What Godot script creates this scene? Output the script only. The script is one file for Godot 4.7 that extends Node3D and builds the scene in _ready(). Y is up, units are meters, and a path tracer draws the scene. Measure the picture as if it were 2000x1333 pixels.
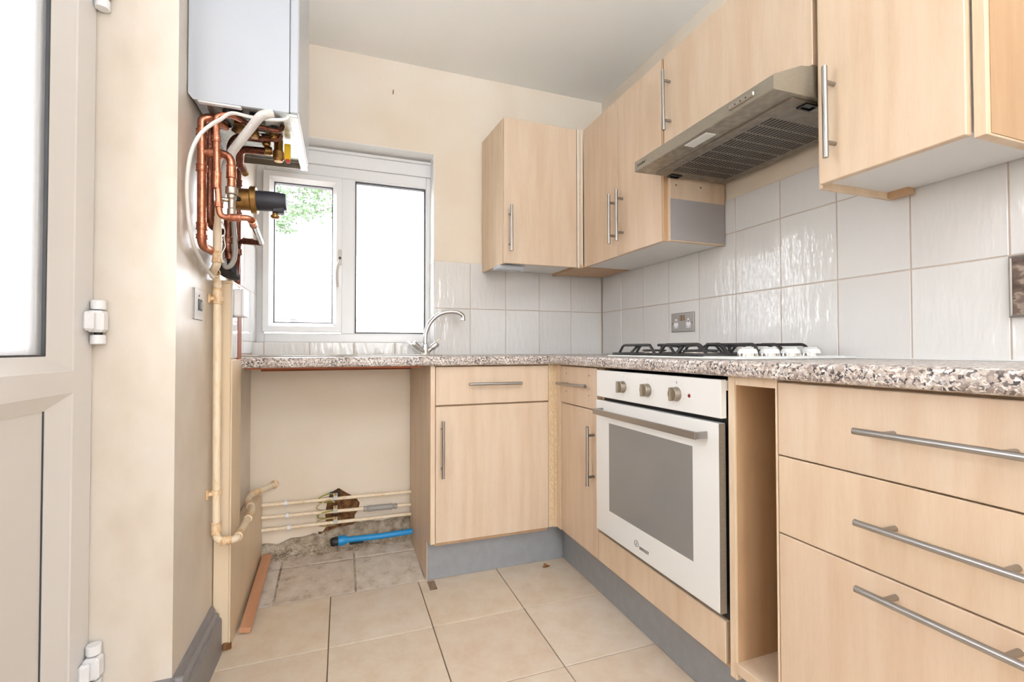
extends Node3D
# A small dated kitchen: pale maple units round a corner, an open appliance bay below the window,
# a wall boiler with bare pipework on the left. x runs along the window wall, z towards the viewer.

# ---------------------------------------------------------------- mesh builder
class MB:
	var v := PackedVector3Array()
	var n := PackedVector3Array()
	func tri(a: Vector3, b: Vector3, c: Vector3, na: Vector3, nb: Vector3, nc: Vector3) -> void:
		if (b - a).cross(c - a).dot(na + nb + nc) > 0.0:
			v.append_array([a, c, b]); n.append_array([na, nc, nb])
		else:
			v.append_array([a, b, c]); n.append_array([na, nb, nc])
	func flat(a: Vector3, b: Vector3, c: Vector3, hint: Vector3) -> void:
		var m := (b - a).cross(c - a)
		if m.length_squared() < 1e-16:
			return
		m = m.normalized()
		if m.dot(hint) < 0.0:
			m = -m
		tri(a, b, c, m, m, m)
	func quad(a: Vector3, b: Vector3, c: Vector3, d: Vector3, hint: Vector3) -> void:
		flat(a, b, c, hint); flat(a, c, d, hint)
	# chamfered box between two corners
	func box(p: Vector3, q: Vector3, ch := 0.0, t := Transform3D.IDENTITY) -> MB:
		var c := (p + q) * 0.5
		var h := ((q - p) * 0.5).abs()
		ch = minf(ch, minf(h.x, minf(h.y, h.z)) * 0.9)
		var ax := [Vector3.RIGHT, Vector3.UP, Vector3.BACK]
		var at := func(s: Vector3, w: int) -> Vector3:
			var o := Vector3.ZERO
			for k in 3:
				o[k] = s[k] * (h[k] - (0.0 if k == w else ch))
			return t * (c + o)
		for w in 3:
			var u := (w + 1) % 3
			var x := (w + 2) % 3
			for s in [-1.0, 1.0]:
				var pts := []
				for e in [[-1.0, -1.0], [1.0, -1.0], [1.0, 1.0], [-1.0, 1.0]]:
					var sg := Vector3.ZERO
					sg[w] = s; sg[u] = e[0]; sg[x] = e[1]
					pts.append(at.call(sg, w))
				quad(pts[0], pts[1], pts[2], pts[3], t.basis * (ax[w] * s))
				if ch > 0.0:
					for s2 in [-1.0, 1.0]:
						var q4 := []
						for e in [-1.0, 1.0]:
							var sg := Vector3.ZERO
							sg[w] = s; sg[u] = s2; sg[x] = e
							q4.append(at.call(sg, w)); q4.append(at.call(sg, u))
						quad(q4[0], q4[1], q4[3], q4[2], t.basis * (ax[w] * s + ax[u] * s2))
		if ch > 0.0:
			for i in 8:
				var sg := Vector3(1.0 if i & 1 else -1.0, 1.0 if i & 2 else -1.0, 1.0 if i & 4 else -1.0)
				flat(at.call(sg, 0), at.call(sg, 1), at.call(sg, 2), t.basis * sg)
		return self
	# polygon in local xy, extruded along local z by depth
	func prism(poly: Array, t: Transform3D, depth: float) -> MB:
		var pg := PackedVector2Array()
		for p in poly:
			pg.append(p)
		if Geometry2D.is_polygon_clockwise(pg):
			pg.reverse()
		var idx := Geometry2D.triangulate_polygon(pg)
		var zn := t.basis.x.cross(t.basis.y).normalized()
		if zn.dot(t.basis.z) < 0.0:
			zn = -zn
		var f := func(p: Vector2, z: float) -> Vector3: return t * Vector3(p.x, p.y, z)
		for i in range(0, idx.size(), 3):
			flat(f.call(pg[idx[i]], 0.0), f.call(pg[idx[i + 1]], 0.0), f.call(pg[idx[i + 2]], 0.0), -zn)
			flat(f.call(pg[idx[i]], depth), f.call(pg[idx[i + 1]], depth), f.call(pg[idx[i + 2]], depth), zn)
		for i in pg.size():
			var a := pg[i]
			var b := pg[(i + 1) % pg.size()]
			var e := (b - a)
			var o := t.basis.x * e.y - t.basis.y * e.x
			quad(f.call(a, 0.0), f.call(b, 0.0), f.call(b, depth), f.call(a, depth), o)
		return self
	# round tube along a path
	func tube(path: Array, r: float, sides := 12, caps := true) -> MB:
		var rings := []
		var side := Vector3.ZERO
		for i in path.size():
			var d: Vector3 = (path[min(i + 1, path.size() - 1)] - path[max(i - 1, 0)]).normalized()
			if side == Vector3.ZERO:
				side = d.cross(Vector3.UP if absf(d.y) < 0.9 else Vector3.RIGHT).normalized()
			side = (side - d * side.dot(d)).normalized()
			var up := d.cross(side)
			var ring := []
			for k in sides:
				var a := TAU * k / sides
				ring.append(side * cos(a) + up * sin(a))
			rings.append(ring)
		for i in path.size() - 1:
			var p: Vector3 = path[i]
			var q: Vector3 = path[i + 1]
			for k in sides:
				var m := (k + 1) % sides
				var a0: Vector3 = rings[i][k]
				var a1: Vector3 = rings[i][m]
				var b0: Vector3 = rings[i + 1][k]
				var b1: Vector3 = rings[i + 1][m]
				tri(p + a0 * r, p + a1 * r, q + b1 * r, a0, a1, b1)
				tri(p + a0 * r, q + b1 * r, q + b0 * r, a0, b1, b0)
		if caps:
			for e in [[0, 1], [path.size() - 1, path.size() - 2]]:
				var c: Vector3 = path[e[0]]
				var o: Vector3 = (c - path[e[1]]).normalized()
				for k in sides:
					tri(c, c + rings[e[0]][k] * r, c + rings[e[0]][(k + 1) % sides] * r, o, o, o)
		return self
	# profile of Vector2(radius, along) turned round an axis
	func lathe(prof: Array, at: Vector3, axis: Vector3, sides := 20, squash := Vector2.ONE) -> MB:
		axis = axis.normalized()
		var s := axis.cross(Vector3.UP if absf(axis.y) < 0.9 else Vector3.RIGHT).normalized()
		var u := axis.cross(s)
		for i in prof.size() - 1:
			var a: Vector2 = prof[i]
			var b: Vector2 = prof[i + 1]
			var e := b - a
			if e.length() < 1e-7:
				continue
			for k in sides:
				var d := []
				for w in [k, k + 1]:
					var an: float = TAU * w / sides
					d.append(s * cos(an) * squash.x + u * sin(an) * squash.y)
				var n0: Vector3 = (d[0] * e.y - axis * e.x).normalized()
				var n1: Vector3 = (d[1] * e.y - axis * e.x).normalized()
				if e.y < 0.0 or (e.y == 0.0 and false):
					n0 = n0; n1 = n1
				var p00: Vector3 = at + d[0] * a.x + axis * a.y
				var p01: Vector3 = at + d[1] * a.x + axis * a.y
				var p10: Vector3 = at + d[0] * b.x + axis * b.y
				var p11: Vector3 = at + d[1] * b.x + axis * b.y
				if a.x > 1e-6:
					tri(p00, p01, p11, n0, n1, n1)
				if b.x > 1e-6:
					tri(p00, p11, p10, n0, n1, n0)
		return self
	# mitred rectangular ring: (inset, height) profile round a rectangle lying in t's xy plane
	func ring(x0: float, x1: float, y0: float, y1: float, prof: Array, t := Transform3D.IDENTITY) -> MB:
		var cs := func(p: Vector2) -> Array:
			return [t * Vector3(x0 + p.x, y0 + p.x, p.y), t * Vector3(x1 - p.x, y0 + p.x, p.y), t * Vector3(x1 - p.x, y1 - p.x, p.y), t * Vector3(x0 + p.x, y1 - p.x, p.y)]
		var ins := [Vector3.UP, Vector3.LEFT, Vector3.DOWN, Vector3.RIGHT]
		for i in prof.size():
			var a: Vector2 = prof[i]
			var b: Vector2 = prof[(i + 1) % prof.size()]
			var pa: Array = cs.call(a)
			var pb: Array = cs.call(b)
			var e := b - a
			for k in 4:
				var hint: Vector3 = t.basis * (ins[k] * -e.y + Vector3.BACK * e.x)
				quad(pa[k], pa[(k + 1) % 4], pb[(k + 1) % 4], pb[k], hint)
		return self
	func mesh(off := Vector3.ZERO) -> ArrayMesh:
		var w := PackedVector3Array()
		w.resize(v.size())
		for i in v.size():
			w[i] = v[i] - off
		var a := []
		a.resize(Mesh.ARRAY_MAX)
		a[Mesh.ARRAY_VERTEX] = w
		a[Mesh.ARRAY_NORMAL] = n
		var m := ArrayMesh.new()
		m.add_surface_from_arrays(Mesh.PRIMITIVE_TRIANGLES, a)
		return m

func V(x: float, y: float, z: float) -> Vector3:
	return Vector3(x, y, z)

# rounds the corners of a path
func bend(pts: Array, r: float, steps := 6) -> Array:
	var out := [pts[0]]
	for i in range(1, pts.size() - 1):
		var p: Vector3 = pts[i]
		var a: Vector3 = pts[i - 1] - p
		var b: Vector3 = pts[i + 1] - p
		var k := minf(r, minf(a.length(), b.length()) * 0.48)
		var s := p + a.normalized() * k
		var e := p + b.normalized() * k
		for j in steps + 1:
			var t := float(j) / steps
			out.append(s.lerp(p, t).lerp(p.lerp(e, t), t))
	out.append(pts[-1])
	return out

# smooth curve through points
func smooth(pts: Array, steps := 6) -> Array:
	var c := []
	for i in pts.size() - 1:
		var p0: Vector3 = pts[max(i - 1, 0)]
		var p3: Vector3 = pts[min(i + 2, pts.size() - 1)]
		for j in steps:
			c.append(pts[i].cubic_interpolate(pts[i + 1], p0, p3, float(j) / steps))
	c.append(pts[-1])
	return c

# ---------------------------------------------------------------- scene helpers
var rng := RandomNumberGenerator.new()
var M := {}
var used := {}

func numbered(s: String) -> String:
	var k: int = used.get(s, 0)
	used[s] = k + 1
	return s if k == 0 else "%s_%03d" % [s, k]

func meta(o: Node3D, label: String, category: String, group := "") -> Node3D:
	o.set_meta("label", label)
	o.set_meta("category", category)
	if group:
		o.set_meta("group", group)
	return o

func thing(called: String, label: String, category: String, at: Vector3, group := "") -> Node3D:
	var o := Node3D.new()
	o.name = numbered(called)
	o.position = at
	add_child(o, true)
	return meta(o, label, category, group)

func origin_of(o: Node) -> Vector3:
	var p := Vector3.ZERO
	while o is Node3D and o != self:
		p += o.position
		o = o.get_parent()
	return p

# commits world-space geometry as one mesh under a parent
func part(called: String, mb: MB, m: Material, parent: Node3D, label := "") -> MeshInstance3D:
	var o := MeshInstance3D.new()
	o.name = called if parent != self else numbered(called)
	o.mesh = mb.mesh(origin_of(parent))
	o.material_override = m
	parent.add_child(o, true)
	if label:
		o.set_meta("label", label)
	return o

func single(called: String, mb: MB, m: Material, label: String, category: String, at: Vector3, group := "") -> MeshInstance3D:
	var o := MeshInstance3D.new()
	o.name = numbered(called)
	o.mesh = mb.mesh(at)
	o.position = at
	o.material_override = m
	add_child(o, true)
	meta(o, label, category, group)
	return o

func struct(called: String, mb: MB, m: Material, label: String, category: String) -> MeshInstance3D:
	var o := part(called, mb, m, self)
	o.set_meta("kind", "structure")
	meta(o, label, category)
	return o

func piece(called: String, mesh: Mesh, m: Material, parent: Node3D, at: Vector3) -> MeshInstance3D:
	var o := MeshInstance3D.new()
	o.name = called
	o.mesh = mesh
	o.material_override = m
	o.position = at - origin_of(parent)
	parent.add_child(o, true)
	return o

func B(p: Vector3, q: Vector3, ch := 0.0) -> MB:
	return MB.new().box(p, q, ch)

# ---------------------------------------------------------------- materials
func noise(s: int, f: float, oct := 4, kind := FastNoiseLite.TYPE_SIMPLEX_SMOOTH) -> Image:
	var fn := FastNoiseLite.new()
	fn.seed = s
	fn.noise_type = kind
	fn.frequency = f
	fn.fractal_type = FastNoiseLite.FRACTAL_FBM
	fn.fractal_octaves = oct
	return fn.get_seamless_image(512, 512)

func ramp_tex(layers: Array, cols: Array) -> ImageTexture:
	# layers: [image, weight]; cols: [stop, Color] pairs, in order
	var im := Image.create(512, 512, true, Image.FORMAT_RGB8)
	var g := Gradient.new()
	var off := PackedFloat32Array()
	var cc := PackedColorArray()
	for c in cols:
		off.append(c[0]); cc.append(c[1])
	g.offsets = off
	g.colors = cc
	for y in 512:
		for x in 512:
			var t := 0.0
			for l in layers:
				t += (l[0].get_pixel(x, y).r - 0.5) * l[1]
			im.set_pixel(x, y, g.sample(clampf(t + 0.5, 0.0, 1.0)))
	im.generate_mipmaps()
	return ImageTexture.create_from_image(im)

func grey_tex(im: Image) -> ImageTexture:
	return ImageTexture.create_from_image(im)

func c8(r: int, g: int, b: int) -> Color:
	return Color8(r, g, b)

func mat(col: Color, rough := 0.6, metal := 0.0) -> StandardMaterial3D:
	var m := StandardMaterial3D.new()
	m.albedo_color = col
	m.roughness = rough
	m.metallic = metal
	return m

func tmat(tex: Texture2D, sc: Vector3, rough := 0.6, metal := 0.0, tint := Color.WHITE, off := Vector3.ZERO) -> StandardMaterial3D:
	var m := mat(tint, rough, metal)
	m.albedo_texture = tex
	m.uv1_triplanar = true
	m.uv1_world_triplanar = true
	m.uv1_triplanar_sharpness = 8.0
	m.uv1_scale = sc
	m.uv1_offset = off
	return m

func relief(m: StandardMaterial3D, tex: Texture2D, cm: float) -> StandardMaterial3D:
	m.heightmap_enabled = true
	m.heightmap_texture = tex
	m.heightmap_scale = cm
	return m

func granite() -> ImageTexture:
	var N := 66
	var r := RandomNumberGenerator.new()
	r.seed = 77
	var pal := [c8(192, 180, 170), c8(172, 156, 146), c8(222, 214, 207), c8(206, 194, 185), c8(148, 134, 127), c8(108, 98, 95), c8(68, 62, 64), c8(182, 176, 174), c8(236, 231, 227)]
	var wts := [0.17, 0.16, 0.12, 0.12, 0.13, 0.1, 0.1, 0.07, 0.03]
	var px := []
	var cl := []
	for i in N * N:
		px.append(Vector2(r.randf(), r.randf()))
		var t := r.randf()
		var k := 0
		while k < 8 and t > wts[k]:
			t -= wts[k]
			k += 1
		cl.append(pal[k])
	var wx := noise(5, 0.05, 3)
	var wy := noise(6, 0.05, 3)
	var im := Image.create(512, 512, true, Image.FORMAT_RGB8)
	for y in 512:
		for x in 512:
			var p := Vector2(x, y) * N / 512.0 + Vector2(wx.get_pixel(x, y).r - 0.5, wy.get_pixel(x, y).r - 0.5) * 2.2
			var ci := int(floor(p.x))
			var cj := int(floor(p.y))
			var best := 9.0
			var col := Color.WHITE
			for j in range(cj - 1, cj + 2):
				for i in range(ci - 1, ci + 2):
					var id := posmod(j, N) * N + posmod(i, N)
					var d: float = (Vector2(i, j) + px[id] - p).length_squared()
					if d < best:
						best = d
						col = cl[id]
			im.set_pixel(x, y, col)
	im.generate_mipmaps()
	return ImageTexture.create_from_image(im)

func materials() -> void:
	var n1 := noise(1, 0.012, 4)
	var n2 := noise(2, 0.05, 3)
	var n3 := noise(3, 0.004, 2)
	var n4 := noise(4, 0.16, 2)
	var maple := ramp_tex([[n1, 0.35], [n3, 0.4], [n2, 0.14], [n4, 0.14]], [[0.0, c8(206, 178, 150)], [0.35, c8(217, 192, 166)], [0.6, c8(223, 201, 177)], [1.0, c8(229, 210, 190)]])
	for k in 3:
		M["maple%d" % k] = tmat(maple, V(4.0, 0.42, 4.0), 0.42, 0.0, [c8(246, 245, 243), c8(246, 243, 240), c8(248, 246, 241)][k], V(0.37 * k, 0.21 * k, 0.53 * k))
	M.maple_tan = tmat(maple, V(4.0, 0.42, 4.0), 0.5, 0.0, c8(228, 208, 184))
	M.maple_end = tmat(maple, V(4.0, 0.42, 4.0), 0.5, 0.0, c8(206, 188, 166))
	M.chipboard = tmat(ramp_tex([[n2, 0.8], [n4, 0.8]], [[0.0, c8(176, 138, 90)], [0.4, c8(212, 184, 142)], [0.7, c8(226, 204, 168)], [1.0, c8(232, 214, 184)]]), V(7, 1.6, 7), 0.8)
	M.edge = tmat(maple, V(6, 0.6, 6), 0.55, 0.0, c8(255, 254, 248))
	M.granite = tmat(granite(), V(3.7, 3.7, 3.7), 0.3)
	var cream := ramp_tex([[n3, 0.9], [n1, 0.3]], [[0.0, c8(228, 212, 190)], [0.5, c8(232, 218, 199)], [1.0, c8(235, 223, 206)]])
	M.cream = relief(tmat(cream, V(0.9, 0.9, 0.9), 0.62), grey_tex(n2), 0.03)
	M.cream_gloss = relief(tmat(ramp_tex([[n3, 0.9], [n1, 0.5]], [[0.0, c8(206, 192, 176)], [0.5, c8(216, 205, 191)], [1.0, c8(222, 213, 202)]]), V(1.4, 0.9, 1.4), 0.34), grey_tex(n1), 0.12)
	M.ceiling = relief(tmat(ramp_tex([[n3, 0.8]], [[0.0, c8(240, 237, 230)], [1.0, c8(244, 242, 237)]]), V(0.5, 0.5, 0.5), 0.8), grey_tex(n2), 0.02)
	M.boxing = relief(tmat(cream, V(2.2, 0.7, 2.2), 0.4, 0.0, c8(250, 240, 224)), grey_tex(n1), 0.06)
	var rib := grey_tex(noise(9, 0.022, 3))
	for k in 3:
		M["tile%d" % k] = relief(mat([c8(220, 217, 214), c8(218, 215, 212), c8(222, 220, 217)][k], 0.07), rib, 0.08)
		var m: StandardMaterial3D = M["tile%d" % k]
		m.uv1_triplanar = true; m.uv1_world_triplanar = true; m.uv1_triplanar_sharpness = 8.0
		m.uv1_scale = V(3.4, 0.8, 3.4)
	M.tile_smooth = mat(c8(222, 220, 217), 0.05)
	M.grout = mat(c8(196, 178, 164), 0.9)
	var fl := ramp_tex([[n1, 0.8], [n2, 0.3], [n4, 0.2]], [[0.0, c8(216, 196, 174)], [0.5, c8(223, 207, 188)], [1.0, c8(228, 216, 200)]])
	for k in 4:
		M["ftile%d" % k] = relief(tmat(fl, V(1.6, 1.6, 1.6), 0.35, 0.0, [Color.WHITE, c8(252, 250, 246), c8(250, 246, 242), c8(255, 252, 246)][k], V(0.31 * k, 0, 0.47 * k)), grey_tex(n1), 0.03)
	M.floor_grout = mat(c8(120, 98, 80), 0.9)
	var og := ramp_tex([[n1, 0.9], [n2, 0.3], [n4, 0.2]], [[0.0, c8(168, 152, 136)], [0.35, c8(204, 190, 174)], [0.7, c8(214, 202, 188)], [1.0, c8(222, 212, 200)]])
	for k in 2:
		M["old_tile%d" % k] = tmat(og, V(2.2, 2.2, 2.2), 0.7, 0.0, [Color.WHITE, c8(250, 246, 242)][k], V(0.4 * k, 0, 0.2))
	M.rubble = relief(tmat(ramp_tex([[n1, 0.9], [n4, 1.0]], [[0.0, c8(104, 88, 72)], [0.4, c8(176, 158, 136)], [0.75, c8(204, 190, 170)], [1.0, c8(220, 210, 196)]]), V(3, 3, 3), 0.95), grey_tex(n4), 0.4)
	M.brick_raw = tmat(ramp_tex([[n1, 1.0], [n4, 0.8]], [[0.0, c8(58, 38, 24)], [0.5, c8(122, 82, 48)], [1.0, c8(160, 116, 74)]]), V(5, 5, 5), 0.95)
	var br := ramp_tex([[n4, 0.9]], [[0.0, c8(150, 146, 138)], [1.0, c8(196, 192, 184)]])
	M.steel = tmat(br, V(0.4, 22, 0.4), 0.38, 0.55, c8(232, 226, 216))
	M.steel_dark = tmat(br, V(0.4, 9, 0.4), 0.42, 0.55, c8(206, 198, 190))
	M.bar = mat(c8(168, 165, 162), 0.34, 1.0)
	M.chrome = mat(c8(216, 216, 216), 0.08, 1.0)
	M.galv = tmat(ramp_tex([[n1, 0.8], [n2, 0.5]], [[0.0, c8(150, 152, 148)], [1.0, c8(214, 216, 210)]]), V(4, 4, 4), 0.35, 0.9)
	M.copper = tmat(ramp_tex([[n1, 0.7], [n2, 0.6]], [[0.0, c8(146, 86, 64)], [0.5, c8(190, 126, 100)], [1.0, c8(212, 152, 126)]]), V(5, 3, 5), 0.3, 1.0)
	M.copper_dark = tmat(ramp_tex([[n1, 0.7], [n2, 0.6]], [[0.0, c8(84, 52, 44)], [0.5, c8(128, 84, 70)], [1.0, c8(158, 110, 94)]]), V(5, 3, 5), 0.38, 1.0)
	M.brass = tmat(ramp_tex([[n1, 0.8]], [[0.0, c8(132, 98, 56)], [1.0, c8(184, 146, 92)]]), V(6, 6, 6), 0.38, 1.0)
	M.nickel = mat(c8(186, 178, 166), 0.4, 1.0)
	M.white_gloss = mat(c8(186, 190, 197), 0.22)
	M.white_plastic = mat(c8(238, 238, 240), 0.3)
	M.handle_beige = mat(c8(196, 188, 180), 0.35)
	M.upvc = mat(c8(232, 231, 230), 0.25)
	M.upvc_door = mat(c8(228, 224, 221), 0.28)
	M.white_board = mat(c8(232, 230, 226), 0.5)
	M.white_tube = mat(c8(226, 222, 218), 0.5)
	M.grey_tube = mat(c8(158, 154, 148), 0.45)
	M.pipe_cream = tmat(ramp_tex([[n1, 0.8], [n2, 0.3]], [[0.0, c8(222, 190, 146)], [0.4, c8(238, 218, 188)], [1.0, c8(244, 230, 208)]]), V(6, 1.5, 6), 0.4)
	M.pipe_stain = tmat(ramp_tex([[n1, 1.0], [n2, 0.5]], [[0.0, c8(196, 146, 92)], [0.5, c8(230, 200, 160)], [1.0, c8(240, 220, 192)]]), V(9, 5, 9), 0.45)
	M.gasket = mat(c8(52, 54, 58), 0.5)
	M.black = mat(c8(24, 23, 23), 0.5)
	M.black_gloss = mat(c8(16, 15, 15), 0.15)
	M.iron = mat(c8(34, 31, 32), 0.45)
	M.sleeve = mat(c8(42, 44, 52), 0.5)
	M.grey_paint = tmat(ramp_tex([[n1, 0.6], [n4, 0.5]], [[0.0, c8(128, 124, 124)], [1.0, c8(142, 139, 140)]]), V(3, 3, 3), 0.4)
	M.grey_side = mat(c8(166, 161, 160), 0.45)
	M.plinth = tmat(ramp_tex([[n1, 0.6], [n4, 0.6]], [[0.0, c8(142, 143, 146)], [1.0, c8(156, 158, 161)]]), V(3, 3, 3), 0.42)
	M.oven_white = mat(c8(228, 226, 222), 0.16)
	M.oven_glass = mat(c8(132, 129, 126), 0.12)
	M.knob = mat(c8(158, 148, 134), 0.38, 0.85)
	M.enamel = mat(c8(226, 226, 224), 0.14)
	M.lens = mat(c8(228, 228, 222), 0.3)
	M.red = mat(c8(120, 28, 30), 0.2)
	M.yellow = mat(c8(238, 196, 30), 0.45)
	M.red_tag = mat(c8(190, 60, 36), 0.5)
	M.blue = mat(c8(20, 140, 204), 0.42)
	M.plank = tmat(maple, V(6, 1, 1), 0.6, 0.0, c8(226, 184, 160))
	M.joist = tmat(maple, V(1, 6, 6), 0.7, 0.0, c8(168, 96, 60))
	M.ink = mat(c8(60, 56, 54), 0.6)
	M.faint = mat(c8(196, 192, 188), 0.6)
	M.leaf = mat(c8(62, 92, 40), 0.5)
	M.leaf.backlight = c8(66, 98, 42)
	M.leaf.cull_mode = BaseMaterial3D.CULL_DISABLED
	M.twig = mat(c8(74, 64, 58), 0.9)
	M.render_wall = mat(c8(226, 204, 188), 0.9)
	M.slate = mat(c8(92, 94, 100), 0.8)
	M.paving = mat(c8(176, 172, 166), 0.9)
	M.dead_leaf = mat(c8(150, 96, 40), 0.7)
	M.tape = tmat(og, V(8, 8, 8), 0.8, 0.0, c8(176, 158, 142))
	M.wire_green = mat(c8(150, 148, 60), 0.5)
	M.wire_tan = mat(c8(196, 172, 132), 0.5)
	M.photo_dark = tmat(ramp_tex([[n1, 1.6], [n2, 0.4]], [[0.0, c8(92, 80, 74)], [0.45, c8(124, 108, 100)], [0.6, c8(168, 154, 142)], [1.0, c8(120, 104, 98)]]), V(2.5, 4, 2), 0.16, 0.7)
	var g := mat(Color(0.93, 0.97, 0.98, 0.07), 0.02)
	g.transparency = BaseMaterial3D.TRANSPARENCY_ALPHA
	M.pane = g
	var o := mat(Color(0.97, 0.98, 1.0, 0.3), 0.05)
	o.transparency = BaseMaterial3D.TRANSPARENCY_ALPHA
	M.pane_obscure = o

# ---------------------------------------------------------------- pieces used again and again
# bar handle: bar from p to q standing off along out, two posts
func bar_handle(parent: Node3D, p: Vector3, q: Vector3, out: Vector3, stand := 0.032, inset := 0.17) -> void:
	var mb := MB.new()
	mb.tube([p, q], 0.006, 12)
	var L := (q - p)
	for t in [inset, 1.0 - inset]:
		var c: Vector3 = p + L * t
		mb.tube([c, c - out * stand], 0.005, 10)
	part("handle", mb, M.bar, parent)

func text(s: String, size: float, at: Vector3, basis: Basis, m: Material, parent: Node3D, bold := false) -> void:
	var t := TextMesh.new()
	var f := SystemFont.new()
	f.font_names = PackedStringArray(["Droid Sans"])
	f.font_weight = 700 if bold else 400
	t.font = f
	t.text = s
	t.font_size = 64
	t.pixel_size = size / 64.0
	t.depth = 0.0004
	var o := MeshInstance3D.new()
	o.name = "lettering"
	o.mesh = t
	o.material_override = m
	o.transform = Transform3D(basis, at - origin_of(parent))
	parent.add_child(o, true)

var FACE_LEFT := Basis(Vector3(0, 0, 1), Vector3(0, 1, 0), Vector3(-1, 0, 0))   # reads along +z, faces -x

# ---------------------------------------------------------------- the scene
func _ready() -> void:
	rng.seed = 4
	var cam := Camera3D.new()
	cam.name = "camera"
	cam.fov = rad_to_deg(2.0 * atan(666.5 / 915.07))
	cam.transform = Transform3D(Basis(V(0.93990, -0.00143, 0.34145), V(-0.00442, 0.99986, 0.01636), V(-0.34143, -0.01688, 0.93976)), V(-1.3446, 0.9383, 2.2487))
	cam.near = 0.02
	add_child(cam)
	cam.current = true
	var we := WorldEnvironment.new()
	we.name = "surroundings"
	var env := Environment.new()
	env.background_mode = Environment.BG_SKY
	var sky := Sky.new()
	var sm := ProceduralSkyMaterial.new()
	sm.sky_top_color = c8(232, 238, 248)
	sm.sky_horizon_color = c8(250, 250, 250)
	sm.ground_horizon_color = c8(226, 224, 220)
	sm.ground_bottom_color = c8(206, 204, 200)
	sm.sky_energy_multiplier = SKY
	sm.ground_energy_multiplier = SKY * 0.6
	sky.sky_material = sm
	env.sky = sky
	env.tonemap_mode = Environment.TONE_MAPPER_LINEAR
	env.tonemap_exposure = 0.73
	env.sdfgi_enabled = true
	env.ssao_enabled = true
	env.ssil_enabled = true
	we.environment = env
	add_child(we)
	materials()
	room()
	window_and_door()
	outside()
	floor_lamp()
	worktop_and_sink()
	base_units()
	oven()
	hob()
	wall_units()
	hood()
	boiler()
	boiler_pipes()
	boxing()
	bay_pipes()
	small_things()
	var groups := {"wall_cabinet": "maple wall cabinets", "base_cabinet": "maple base cabinets", "narrow_cabinet": "maple base cabinets", "open_cabinet": "maple base cabinets", "drawer_cabinet": "maple base cabinets",
		"copper_pipe": "copper pipes below the boiler", "heating_pipe": "cream painted pipes across the bay wall", "earth_clamp": "earthing clamps on the bay pipes", "earth_wire": "earth wires in the bay", "plinth": "grey plinth boards", "corner_post": "corner filler strips"}
	for c in get_children():
		var b := str(c.name)
		if b.length() > 4 and b.right(3).is_valid_int():
			b = b.left(-4)
		if groups.has(b):
			c.set_meta("group", groups[b])

const SKY := 3.8
const LAMP := 0.25
const UPLIGHT := 15.0
const LAMP_Y := 1.35
const LAMP_COLOR := Color(0.89, 0.94, 1.0)
const XW := 0.007     # how far the bare wall lies behind the face of the tiles
const PLY := -1.885   # door plane

# local x along +z, local y up
func side_t(x: float) -> Transform3D:
	return Transform3D(Basis(V(0, 0, 1), V(0, 1, 0), V(1, 0, 0)), V(x, 0, 0))

# a plan polygon (x, z) raised from y0
func plan_t(y0: float) -> Transform3D:
	return Transform3D(Basis(V(1, 0, 0), V(0, 0, 1), V(0, 1, 0)), V(0, y0, 0))

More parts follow.
